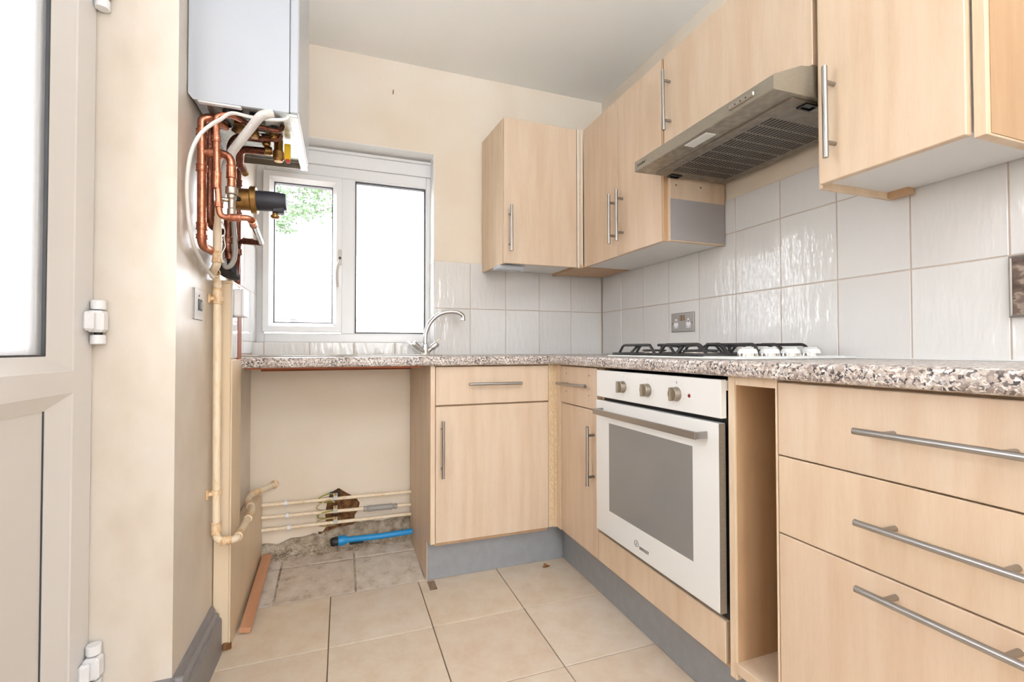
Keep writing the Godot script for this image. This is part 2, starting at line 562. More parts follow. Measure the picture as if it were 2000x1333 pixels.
func room() -> void:
	var fl := struct("floor", B(V(-2.3, -0.12, -0.25), V(0.2, -0.005, 5.0)), M.floor_grout, "pale cream square-tiled kitchen floor with thin dark joints", "floor")
	var xs := [-2.0395, -1.7098, -1.3801, -1.0504, -0.7207, -0.391, -0.0613]
	for i in xs.size() - 1:
		for j in range(0, 14):
			var z0 := 0.3272 + 0.3297 * j
			var mb := B(V(xs[i] + 0.0016, -0.02, z0 + 0.0016), V(xs[i + 1] - 0.0016, rng.randf_range(-0.0006, 0.0004), z0 + 0.3281), 0.0012)
			part("tile", mb, M["ftile%d" % rng.randi_range(0, 3)], fl)
	for i in range(3, 6):
		part("tile", B(V(xs[i] + 0.0016, -0.02, 0.0), V(xs[i + 1] - 0.0016, 0.0, 0.3256), 0.0012), M["ftile%d" % (i % 3)], fl)
	# the old grey tiles of the bay, climbing a little towards the wall
	var sl := Transform3D(Basis(V(1, 0, 0), V(0, 1, 0).rotated(V(1, 0, 0), 0.15), V(0, 0, 1).rotated(V(1, 0, 0), 0.15)), V(0, 0.0495, 0))
	part("screed", MB.new().box(V(-1.71, -0.05, 0.0), V(-1.03, -0.004, 0.326), 0.0, sl), M.rubble, fl)
	var gx := [-1.66, -1.577, -1.2895, -1.022]
	for i in 3:
		for r in [[0.004, 0.096], [0.104, 0.328]]:
			var gap := 0.0035 if i < 2 or r[0] > 0.1 else 0.002
			part("tile", MB.new().box(V(gx[i] + gap, -0.02, r[0]), V(gx[i + 1] - gap, rng.randf_range(-0.001, 0.001), r[1]), 0.0015, sl), M["old_tile%d" % (i % 2)], fl)
	struct("ceiling", B(V(-2.3, 2.304, -0.25), V(0.2, 2.42, 5.0)), M.ceiling, "plain off-white painted kitchen ceiling", "ceiling")

	# wall with the window
	var wb := MB.new()
	wb.box(V(-2.3, -0.12, -0.25), V(0.2, 0.12, -0.03))
	wb.box(V(-2.3, 0.12, -0.25), V(0.2, 0.868, -0.03))
	wb.box(V(-2.3, 0.868, -0.25), V(0.2, 0.966, -XW))
	wb.box(V(-2.3, 1.888, -0.25), V(0.2, 2.36, -XW))
	wb.box(V(-0.9252, 0.966, -0.25), V(0.2, 1.888, -XW))
	var back := struct("wall_back", wb, M.cream, "cream painted end wall around the white window, white tiles above the worktop", "wall")
	var pl := [Vector2(-1.75, 0.868), Vector2(-1.75, 0.105), Vector2(-1.64, 0.108), Vector2(-1.60, 0.098), Vector2(-1.55, 0.118), Vector2(-1.50, 0.117), Vector2(-1.46, 0.132), Vector2(-1.42, 0.128), Vector2(-1.405, 0.15),
		Vector2(-1.412, 0.2), Vector2(-1.402, 0.262), Vector2(-1.388, 0.297), Vector2(-1.355, 0.314), Vector2(-1.325, 0.292), Vector2(-1.2816, 0.264), Vector2(-1.264, 0.237), Vector2(-1.2704, 0.205), Vector2(-1.285, 0.186), Vector2(-1.288, 0.162), Vector2(-1.262, 0.15),
		Vector2(-1.24, 0.158), Vector2(-1.2, 0.15), Vector2(-1.17, 0.146), Vector2(-1.13, 0.152), Vector2(-1.09, 0.158), Vector2(-1.05, 0.163), Vector2(-1.0, 0.166), Vector2(0.007, 0.166), Vector2(0.007, 0.868)]
	part("plaster", MB.new().prism(pl, Transform3D(Basis.IDENTITY, V(0, 0, -0.032)), 0.032 - XW), M.cream, back, "cream plaster broken away at the bottom of the bay")
	part("bare_brick", B(V(-1.44, 0.0, -0.045), V(-1.0, 0.34, -0.029)), M.brick_raw, back, "raw brown brick showing in the hole")
	part("grout", B(V(-0.9252, 0.91, -0.009), V(0.0, 1.3636, -0.0018)), M.grout, back)
	var bx := [-0.9252, -0.7469, -0.5613, -0.3757, -0.1901, -0.0045]
	for r in [[0.912, 1.1352], [1.1380, 1.3636]]:
		for i in 5:
			part("tile", B(V(bx[i] + (0.0015 if i else 0.0), r[0], -0.006), V(bx[i + 1] - 0.0015, r[1], 0.0), 0.0012), M["tile%d" % rng.randi_range(0, 2)], back)
	var sx := [-1.706, -1.6588, -1.4774, -1.2932, -1.1115, -0.9262]
	part("grout", B(V(-1.706, 0.91, -0.11), V(-0.9255, 0.9665, -0.0015)), M.grout, back)
	for i in 5:
		part("tile", B(V(sx[i] + 0.002, 0.912, -0.1), V(sx[i + 1] - 0.002, 0.9685, 0.001), 0.0015), M["tile%d" % (i % 3)], back)

	# right-hand wall
	var right := struct("wall_right", B(V(XW, -0.12, -0.24), V(0.2, 2.36, 5.0)), M.cream, "cream painted right-hand wall with white ribbed tiles behind the hob", "wall")
	part("grout", B(V(0.0018, 0.91, 0.0), V(0.009, 1.3636, 2.72)), M.grout, right)
	part("grout", B(V(0.0018, 1.3636, 0.86), V(0.009, 1.489, 1.5)), M.grout, right)
	var zs := [0.001]
	for k in 14:
		zs.append(0.187 + 0.1856 * k)
	for r in [[0.912, 1.1352], [1.1380, 1.3620], [1.3648, 1.4895]]:
		for i in zs.size() - 1:
			if r[0] > 1.3 and (i < 4 or i > 7):
				continue
			part("tile", B(V(0.0, r[0], zs[i] + 0.0015), V(0.0075, r[1], zs[i + 1] - 0.0015), 0.0012), M["tile%d" % rng.randi_range(0, 2)], right)

	# left-hand wall, a hair out of square; the back door stands in its deep reveal
	var a := [Vector2(-2.3, -0.24), Vector2(-1.7065, -0.24), Vector2(-1.7075, 0.0), Vector2(-1.7241, 0.9), Vector2(-2.3, 0.9)]
	var wl := MB.new().prism(a, plan_t(-0.12), 2.48)
	wl.prism([Vector2(-2.3, 1.8), Vector2(-1.74, 1.8), Vector2(-1.80, 5.0), Vector2(-2.3, 5.0)], plan_t(-0.12), 2.48)
	wl.prism([Vector2(-2.3, 0.9), Vector2(-1.7241, 0.9), Vector2(-1.74, 1.8), Vector2(-2.3, 1.8)], plan_t(2.06), 0.3)
	var left := struct("wall_left", wl, M.cream_gloss, "scuffed cream gloss wall on the left behind the boiler", "wall")
	part("grout", B(V(-1.72, 0.91, -0.1), V(-1.7045, 1.385, 0.40)), M.grout, left)
	for r in [[0.9225, 0.9695], [0.9715, 1.1775], [1.1800, 1.385]]:
		for zz in [[-0.098, -0.003], [-0.001, 0.186], [0.188, 0.40]]:
			part("tile", B(V(-1.71, r[0], zz[0]), V(-1.7025, r[1], zz[1]), 0.0012), M.tile_smooth, left)
	# wall behind the viewer, with the opening to the next room's daylight
	var wf := MB.new()
	wf.box(V(-2.3, -0.12, 5.0), V(0.2, 0.5, 5.2))
	wf.box(V(-2.3, 2.1, 5.0), V(0.2, 2.42, 5.2))
	wf.box(V(-2.3, 0.5, 5.0), V(-1.6, 2.1, 5.2))
	wf.box(V(-0.2, 0.5, 5.0), V(0.2, 2.1, 5.2))
	struct("wall_front", wf, M.cream, "cream painted wall behind the viewer with a wide window", "wall")
	# skirting with a moulded top, left wall and round into the reveal
	var prof := [Vector2(0, 0), Vector2(0.03, 0), Vector2(0.03, 0.104), Vector2(0.0265, 0.112), Vector2(0.023, 0.113), Vector2(0.022, 0.124), Vector2(0.0135, 0.131), Vector2(0.012, 0.139), Vector2(0.006, 0.149), Vector2(0, 0.15)]
	var dir := V(-0.0184, 0, 1).normalized()
	var tl := Transform3D(Basis(V(1, 0, 0), V(0, 1, 0), dir), V(-1.7182, 0, 0.572))
	var bl := struct("baseboard_left", MB.new().prism(prof, tl, 0.357), M.grey_paint, "grey gloss skirting board with a moulded top on the left wall", "skirting")
	part("return", MB.new().prism(prof, Transform3D(Basis(V(0, 0, 1), V(0, 1, 0), V(-1, 0, 0)), V(-1.7, 0, 0.9)), 0.2), M.grey_paint, bl)

func window_and_door() -> void:
	var fr := MB.new()
	fr.box(V(-1.716, 0.969, -0.17), V(-1.672, 1.80, -0.1), 0.003)
	fr.box(V(-0.948, 0.969, -0.17), V(-0.915, 1.80, -0.1), 0.003)
	fr.box(V(-1.672, 0.969, -0.17), V(-0.948, 1.010, -0.1), 0.003)
	fr.box(V(-1.672, 1.748, -0.17), V(-0.948, 1.80, -0.1), 0.003)
	fr.box(V(-1.349, 1.010, -0.17), V(-1.29, 1.748, -0.1), 0.003)
	part("reveal_lining", B(V(-1.706, 1.8855, -0.2), V(-0.9275, 1.8885, -0.0072)), M.white_board, get_node("wall_back"), "white painted soffit of the window recess")
	part("reveal_lining", B(V(-0.928, 1.364, -0.2), V(-0.9248, 1.8885, -0.0072)), M.white_board, get_node("wall_back"))
	part("tile", B(V(-0.9295, 0.97, -0.1), V(-0.9245, 1.363, 0.0), 0.001), M.tile0, get_node("wall_back"))
	var w := struct("window_1", fr, M.upvc, "white plastic two-light window above the sink", "window")
	part("head_board", B(V(-1.716, 1.8, -0.17), V(-0.915, 1.861, -0.092), 0.002), M.upvc, w)
	part("head_trim", B(V(-1.716, 1.861, -0.17), V(-0.918, 1.8745, -0.082), 0.003), M.upvc, w)
	var sp := [Vector2(0, -0.15), Vector2(0, -0.081), Vector2(0.003, -0.078), Vector2(0.026, -0.078), Vector2(0.028, -0.082), Vector2(0.042, -0.104), Vector2(0.042, -0.15)]
	var sash := part("sash", MB.new().ring(-1.678, -1.3447, 1.0165, 1.7425, sp), M.upvc, w)
	part("gasket", MB.new().ring(-1.6362, -1.3865, 1.0583, 1.7007, [Vector2(0, -0.106), Vector2(0.0045, -0.108), Vector2(0.0045, -0.14), Vector2(0, -0.14)]), M.gasket, sash)
	part("pane", B(V(-1.638, 1.056, -0.125), V(-1.385, 1.703, -0.121)), M.pane, sash)
	var h := MB.new()
	h.lathe([Vector2(0, 0), Vector2(0.0085, 0), Vector2(0.0085, 0.01), Vector2(0.006, 0.013), Vector2(0, 0.013)], V(-1.3545, 1.395, -0.078), V(0, 0, 1), 16)
	h.box(V(-1.3625, 1.33, -0.078), V(-1.3465, 1.395, -0.064), 0.004)
	h.tube(smooth([V(-1.356, 1.345, -0.06), V(-1.362, 1.325, -0.045), V(-1.367, 1.29, -0.038), V(-1.366, 1.25, -0.042), V(-1.364, 1.225, -0.05)]), 0.0068, 12)
	part("handle", h, M.handle_beige, sash, "off-white lever with a black key lock")
	part("lock", MB.new().lathe([Vector2(0, 0), Vector2(0.006, 0), Vector2(0.006, 0.002), Vector2(0, 0.002)], V(-1.3545, 1.362, -0.064), V(0, 0, 1), 16), M.black, sash)
	part("bead", MB.new().ring(-1.291, -0.9462, 1.009, 1.749, [Vector2(0, -0.15), Vector2(0, -0.1005), Vector2(0.003, -0.103), Vector2(0.0065, -0.125), Vector2(0.0065, -0.15)]), M.upvc, w)
	part("gasket", MB.new().ring(-1.286, -0.951, 1.014, 1.744, [Vector2(0, -0.112), Vector2(0.0055, -0.114), Vector2(0.0055, -0.14), Vector2(0, -0.14)]), M.gasket, w)
	part("pane", B(V(-1.288, 1.012, -0.135), V(-0.949, 1.746, -0.131)), M.pane_obscure, w, "obscured glass pane")

	# the room's second window, behind the viewer
	var f2 := MB.new()
	for b in [[-1.6, -1.54, 0.5, 2.1], [-0.26, -0.2, 0.5, 2.1], [-0.93, -0.87, 0.56, 2.04], [-1.54, -0.26, 0.5, 0.56], [-1.54, -0.26, 2.04, 2.1]]:
		f2.box(V(b[0], b[2], 5.06), V(b[1], b[3], 5.12), 0.004)
	var w2 := struct("window_2", f2, M.upvc, "white plastic window in the wall behind the viewer", "window")
	part("pane", B(V(-1.54, 0.56, 5.088), V(-0.93, 2.04, 5.092)), M.pane, w2)
	part("pane", B(V(-0.87, 0.56, 5.088), V(-0.26, 2.04, 5.092)), M.pane, w2)

	# the half-glazed back door: local x runs towards the window wall
	var dt := Transform3D(Basis(V(0, 0, -1), V(0, 1, 0), V(1, 0, 0)), V(PLY, 0, 0))
	var dp := [Vector2(0, -0.06), Vector2(0, -0.002), Vector2(0.002, 0), Vector2(0.079, 0), Vector2(0.083, -0.002), Vector2(0.145, -0.016), Vector2(0.145, -0.06)]
	var d := struct("door_1", MB.new().ring(-1.78, -0.903, 0.03, 2.05, dp, dt), M.upvc_door, "white plastic back door, half glazed, at the left edge", "door")
	var rail := [Vector2(0.815, -0.06), Vector2(0.815, -0.017), Vector2(0.843, -0.002), Vector2(0.846, 0), Vector2(0.892, 0), Vector2(0.895, -0.002), Vector2(0.924, -0.016), Vector2(0.924, -0.06)]
	part("mid_rail", MB.new().prism(rail, Transform3D(Basis(V(0, 1, 0), V(1, 0, 0), V(0, 0, 1)), V(PLY, 0, 0.982)), 0.72), M.upvc_door, d)
	part("panel", B(V(PLY - 0.045, 0.1, 1.04), V(PLY - 0.019, 0.83, 1.66)), M.upvc_door, d, "plain white lower panel")
	part("gasket", B(V(PLY - 0.03, 0.17, 1.0485), V(PLY - 0.0175, 0.816, 1.052)), M.gasket, d)
	part("gasket", B(V(PLY - 0.03, 0.925, 1.0485), V(PLY - 0.0165, 1.94, 1.053)), M.gasket, d)
	part("gasket", B(V(PLY - 0.03, 0.9235, 1.05), V(PLY - 0.0175, 0.928, 1.66)), M.gasket, d)
	part("pane", B(V(PLY - 0.026, 0.92, 1.04), V(PLY - 0.022, 1.95, 1.66)), M.pane_obscure, d)
	part("outer_bead", B(V(PLY - 0.06, 0.92, 1.048), V(PLY - 0.034, 1.95, 1.074), 0.004), M.upvc_door, d)
	part("outer_bead", B(V(PLY - 0.06, 0.92, 1.074), V(PLY - 0.034, 0.945, 1.65), 0.004), M.upvc_door, d)
	for y0 in [0.17, 0.9505, 1.728]:
		var k := MB.new()
		for s in [[0.0, 0.021], [0.079, 0.1]]:
			k.lathe([Vector2(0, s[0]), Vector2(0.0135, s[0]), Vector2(0.0145, s[0] + 0.002), Vector2(0.0145, s[1] - 0.002), Vector2(0.0135, s[1]), Vector2(0, s[1])], V(PLY + 0.0155, y0, 0.9165), V(0, 1, 0), 18)
		k.box(V(PLY, y0 + 0.027, 0.905), V(PLY + 0.032, y0 + 0.0765, 0.938), 0.006)
		k.box(V(PLY, y0 + 0.03, 0.938), V(PLY + 0.02, y0 + 0.0735, 0.953), 0.005)
		var hg := part("hinge", k, M.white_plastic, d)
		part("pin", MB.new().lathe([Vector2(0.008, 0.02), Vector2(0.008, 0.08)], V(PLY + 0.0155, y0, 0.9165), V(0, 1, 0), 12), M.black, hg)

func outside() -> void:
	struct("floor_outside", B(V(-7, -0.3, -12), V(4, -0.12, -0.26)), M.paving, "grey paved yard outside the window", "ground").name = "yard"
	var g := thing("garden_wall", "pale pink rendered wall with grey coping beyond the window", "wall", V(-2, -0.12, -8))
	part("wall", B(V(-6, -0.12, -8.2), V(3, 1.53, -8.0)), M.render_wall, g)
	part("coping", B(V(-6.1, 1.53, -8.25), V(3.1, 1.565, -7.95), 0.01), M.slate, g)
	part("vent", B(V(-2.3, 1.455, -8.0), V(-2.16, 1.525, -7.985), 0.004), M.slate, g, "small grey vent")
	# the branch that hangs across the top of the opening light
	var t := thing("tree", "small tree whose leafy green branch hangs outside the left window pane", "tree", V(-3.4, -0.12, -2.4))
	var tw := MB.new()
	var lf := MB.new()
	var r := RandomNumberGenerator.new()
	r.seed = 11
	var stems := [[V(-2.3, 2.2, -1.65), V(-1.9, 2.12, -1.6), V(-1.62, 2.09, -1.5), V(-1.46, 2.12, -1.45)], [V(-2.2, 2.02, -1.6), V(-1.8, 1.94, -1.5), V(-1.58, 1.93, -1.45), V(-1.40, 1.985, -1.4)], [V(-2.1, 1.98, -1.5), V(-1.82, 1.87, -1.45), V(-1.72, 1.83, -1.45)], [V(-2.3, 2.2, -1.4), V(-1.8, 2.18, -1.5), V(-1.5, 2.2, -1.55)], [V(-2.2, 2.1, -1.7), V(-1.75, 2.02, -1.6), V(-1.55, 2.03, -1.55)]]
	for s in stems:
		var p := smooth(s, 6)
		tw.tube(p, 0.004, 6)
		for q in p.size():
			for k in 18:
				var c: Vector3 = p[q] + V(r.randf_range(-0.06, 0.06), r.randf_range(-0.05, 0.045), r.randf_range(-0.06, 0.06))
				var dd := V(r.randf_range(-1, 1), r.randf_range(-0.8, 0.3), r.randf_range(-0.6, 0.6)).normalized()
				var sd := dd.cross(V(r.randf_range(-0.5, 0.5), 0.3, 1)).normalized()
				var L := r.randf_range(0.022, 0.042)
				var nn := dd.cross(sd)
				lf.quad(c, c + dd * L * 0.5 + sd * L * 0.27 + nn * L * 0.06, c + dd * L, c + dd * L * 0.5 - sd * L * 0.27 + nn * L * 0.06, nn)
	tw.tube(smooth([V(-3.4, 2.35, -2.4), V(-2.9, 2.33, -2.0), V(-2.3, 2.2, -1.62)], 5), 0.02, 8)
	for e in [V(-2.2, 2.02, -1.6), V(-2.1, 1.98, -1.5), V(-2.3, 2.2, -1.4), V(-2.2, 2.1, -1.7)]:
		tw.tube([V(-2.75, 2.3, -1.9), e], 0.006, 6)
	part("stem", tw, M.twig, t)
	part("trunk", MB.new().lathe([Vector2(0, 0), Vector2(0.11, 0), Vector2(0.08, 0.4), Vector2(0.07, 2.6), Vector2(0, 2.65)], V(-3.4, -0.12, -2.4), V(0, 1, 0), 14), M.twig, t)
	part("leaves", lf, M.leaf, t).set_meta("kind", "stuff")

func floor_lamp() -> void:
	var at := V(-0.95, 0.0, 3.7)
	var o := thing("floor_lamp", "white globe floor lamp standing behind the viewer", "lamp", at)
	part("base", MB.new().lathe([Vector2(0, 0), Vector2(0.13, 0), Vector2(0.13, 0.012), Vector2(0.03, 0.025), Vector2(0, 0.025)], at, V(0, 1, 0), 28), M.white_plastic, o)
	part("pole", MB.new().tube([at + V(0, 0.02, 0), at + V(0, LAMP_Y - 0.13, 0)], 0.01, 10), M.white_plastic, o)
	part("holder", MB.new().lathe([Vector2(0, -0.16), Vector2(0.02, -0.16), Vector2(0.03, -0.115), Vector2(0, -0.115)], at + V(0, LAMP_Y, 0), V(0, 1, 0), 16), M.white_plastic, o)
	var gl := mat(c8(250, 250, 248), 0.4)
	gl.emission_enabled = true
	gl.emission = LAMP_COLOR
	gl.emission_energy_multiplier = 2.0
	var pr := []
	for k in 13:
		var a := -PI / 2 + PI * k / 12.0
		pr.append(Vector2(0.12 * cos(a), 0.12 * sin(a)))
	part("bulb_globe", MB.new().lathe(pr, at + V(0, LAMP_Y, 0), V(0, 1, 0), 24), gl, o)
	var l := OmniLight3D.new()
	l.name = "lamp_light"
	l.light_size = 0.11
	l.light_color = LAMP_COLOR
	l.light_energy = LAMP
	l.omni_range = 12.0
	l.omni_attenuation = 2.0
	l.shadow_enabled = true
	l.position = at + V(0, LAMP_Y, 0)
	add_child(l)
	# a second standing lamp: its bowl throws light up at the ceiling over the units
	var ut := V(-1.0, 0.0, 3.5)
	var u := thing("uplighter", "standing uplighter with a white tilted bowl behind the viewer", "lamp", ut)
	var hd := ut + V(0, 1.5, 0)
	var aim := V(0.02, 0.87, -0.48).normalized()
	part("base", MB.new().lathe([Vector2(0, 0), Vector2(0.13, 0), Vector2(0.13, 0.012), Vector2(0.03, 0.025), Vector2(0, 0.025)], ut, V(0, 1, 0), 28), M.white_plastic, u)
	part("pole", MB.new().tube([ut + V(0, 0.02, 0), hd - aim * 0.1], 0.01, 10), M.white_plastic, u)
	part("bowl", MB.new().lathe([Vector2(0, -0.1), Vector2(0.04, -0.1), Vector2(0.09, -0.075), Vector2(0.13, -0.02), Vector2(0.14, 0.0), Vector2(0.134, 0.0), Vector2(0.085, -0.068), Vector2(0, -0.092)], hd, aim, 28), M.white_plastic, u)
	part("bulb_lens", MB.new().lathe([Vector2(0, -0.035), Vector2(0.105, -0.035), Vector2(0.105, -0.03), Vector2(0, -0.03)], hd, aim, 28), gl, u)
	var sp := SpotLight3D.new()
	sp.name = "uplighter_light"
	sp.spot_angle = 68.0
	sp.spot_angle_attenuation = 1.0
	sp.spot_range = 12.0
	sp.spot_attenuation = 2.0
	sp.light_size = 0.1
	sp.light_color = LAMP_COLOR
	sp.light_energy = UPLIGHT
	sp.shadow_enabled = true
	sp.transform = Transform3D(Basis.looking_at(aim), hd + aim * 0.01)
	add_child(sp)

func worktop_and_sink() -> void:
	var nose := [Vector2(0.33, 0.872), Vector2(0.409, 0.872), Vector2(0.4165, 0.8745), Vector2(0.42, 0.881), Vector2(0.42, 0.901), Vector2(0.4165, 0.9075), Vector2(0.409, 0.91), Vector2(0.33, 0.91)]
	var o := thing("worktop", "speckled granite-effect laminate worktop running round the corner", "worktop", V(-0.8, 0.872, 0.2))
	var a := MB.new().prism(nose, side_t(-1.7), 1.2085)
	a.box(V(-1.7, 0.872, -0.006), V(-0.4915, 0.91, 0.05))
	a.box(V(-1.7, 0.872, 0.05), V(-1.665, 0.91, 0.33))
	a.box(V(-0.985, 0.872, 0.05), V(-0.4915, 0.91, 0.33))
	part("window_run", a, M.granite, o)
	var n2 := []
	for p in nose:
		n2.append(Vector2(-(p.x + 0.0705), p.y) if p.x > 0.34 else Vector2(0.006, p.y))
	part("oven_run", MB.new().prism(n2, Transform3D(Basis.IDENTITY, V(0, 0, -0.006)), 2.72), M.granite, o)
	part("joint_strip", B(V(-0.4945, 0.8725, 0.41), V(-0.4885, 0.9095, 0.4208), 0.0008), M.nickel, o, "thin metal strip over the corner joint")
	part("sealant", B(V(-0.925, 0.91, 0.0), V(0.0, 0.9135, 0.004), 0.001), M.enamel, o)
	part("sealant", B(V(-0.004, 0.91, 0.0), V(0.0, 0.9135, 2.7), 0.001), M.enamel, o)
	part("support_rail", B(V(-1.66, 0.846, 0.02), V(-1.045, 0.872, 0.06)), M.joist, o, "rough red-brown timber rail under the worktop")
	part("front_rail", B(V(-1.66, 0.867, 0.37), V(-1.045, 0.872, 0.405)), M.joist, o)

	var s := thing("sink", "shallow stainless steel sink and drainer below the window", "sink", V(-1.3, 0.91, 0.19))
	part("rim", MB.new().ring(0, 0.735, 0, 0.315, [Vector2(0, 0.0), Vector2(0.003, 0.004), Vector2(0.012, 0.005), Vector2(0.024, 0.003), Vector2(0.04, -0.024), Vector2(0.038, -0.026), Vector2(0.022, 0.0)], Transform3D(Basis(V(1, 0, 0), V(0, 0, 1), V(0, 1, 0)), V(-1.69, 0.91, 0.035))), M.steel, s)
	part("bowl", B(V(-1.655, 0.882, 0.07), V(-0.99, 0.886, 0.315)), M.steel, s)
	for k in 7:
		part("rib", B(V(-1.63, 0.886, 0.1 + k * 0.03), V(-1.36, 0.8885, 0.108 + k * 0.03), 0.001), M.steel, s)
	part("waste", MB.new().lathe([Vector2(0, 0.0), Vector2(0.035, 0), Vector2(0.035, 0.002), Vector2(0.02, 0.0005), Vector2(0, 0.0005)], V(-1.16, 0.886, 0.19), V(0, 1, 0), 24), M.chrome, s)
	part("tap_ledge", B(V(-1.02, 0.9105, 0.05), V(-0.955, 0.9145, 0.14), 0.001), M.steel, s)

	# swan-neck mixer with two angled heads
	var tb := V(-0.985, 0.9145, 0.095)
	var t := thing("tap", "chrome swan-neck mixer tap with two angled handles on the sink", "tap", tb)
	part("body", MB.new().lathe([Vector2(0, 0), Vector2(0.024, 0), Vector2(0.023, 0.006), Vector2(0.018, 0.02), Vector2(0.0165, 0.045), Vector2(0.0135, 0.05), Vector2(0, 0.05)], tb, V(0, 1, 0), 24), M.chrome, t)
	part("spout", MB.new().tube(smooth([tb + V(0, 0.045, 0), tb + V(0.0, 0.075, 0), tb + V(0.006, 0.11, 0), tb + V(0.024, 0.148, 0), tb + V(0.06, 0.182, 0), tb + V(0.105, 0.197, 0), tb + V(0.148, 0.196, 0), tb + V(0.173, 0.184, 0), tb + V(0.178, 0.172, 0), tb + V(0.1775, 0.166, 0)], 5), 0.0102, 16), M.chrome, t)
	part("aerator", MB.new().lathe([Vector2(0, 0.0), Vector2(0.0095, 0), Vector2(0.0115, 0.003), Vector2(0.0115, 0.012), Vector2(0.009, 0.014)], tb + V(0.1772, 0.156, 0), V(0, 1, 0), 18), M.chrome, t)
	for sd in [-1.0, 1.0]:
		var ax := V(sd * 0.74, 0.62, 0.2).normalized()
		var p := tb + V(sd * 0.008, 0.012, 0.002)
		part("stem", MB.new().lathe([Vector2(0.013, 0), Vector2(0.0115, 0.028), Vector2(0, 0.028)], p, ax, 18), M.chrome, t)
		var hm := MB.new().lathe([Vector2(0, 0.027), Vector2(0.0135, 0.027), Vector2(0.0145, 0.03), Vector2(0.0138, 0.058), Vector2(0.011, 0.063), Vector2(0, 0.064)], p, ax, 18)
		hm.box(V(-0.0022, 0.045, 0.006), V(0.0022, 0.086, 0.0125), 0.001, Transform3D(Basis(V(0, 0, 1), ax, V(0, 0, 1).cross(ax)).orthonormalized(), p))
		part("handle", hm, M.chrome, t)

# a slab front for a unit: flat board with softened edges
func front(called: String, p: Vector3, q: Vector3, m: Material, o: Node3D, label := "") -> MeshInstance3D:
	return part(called, B(p, q, 0.0016), m, o, label)

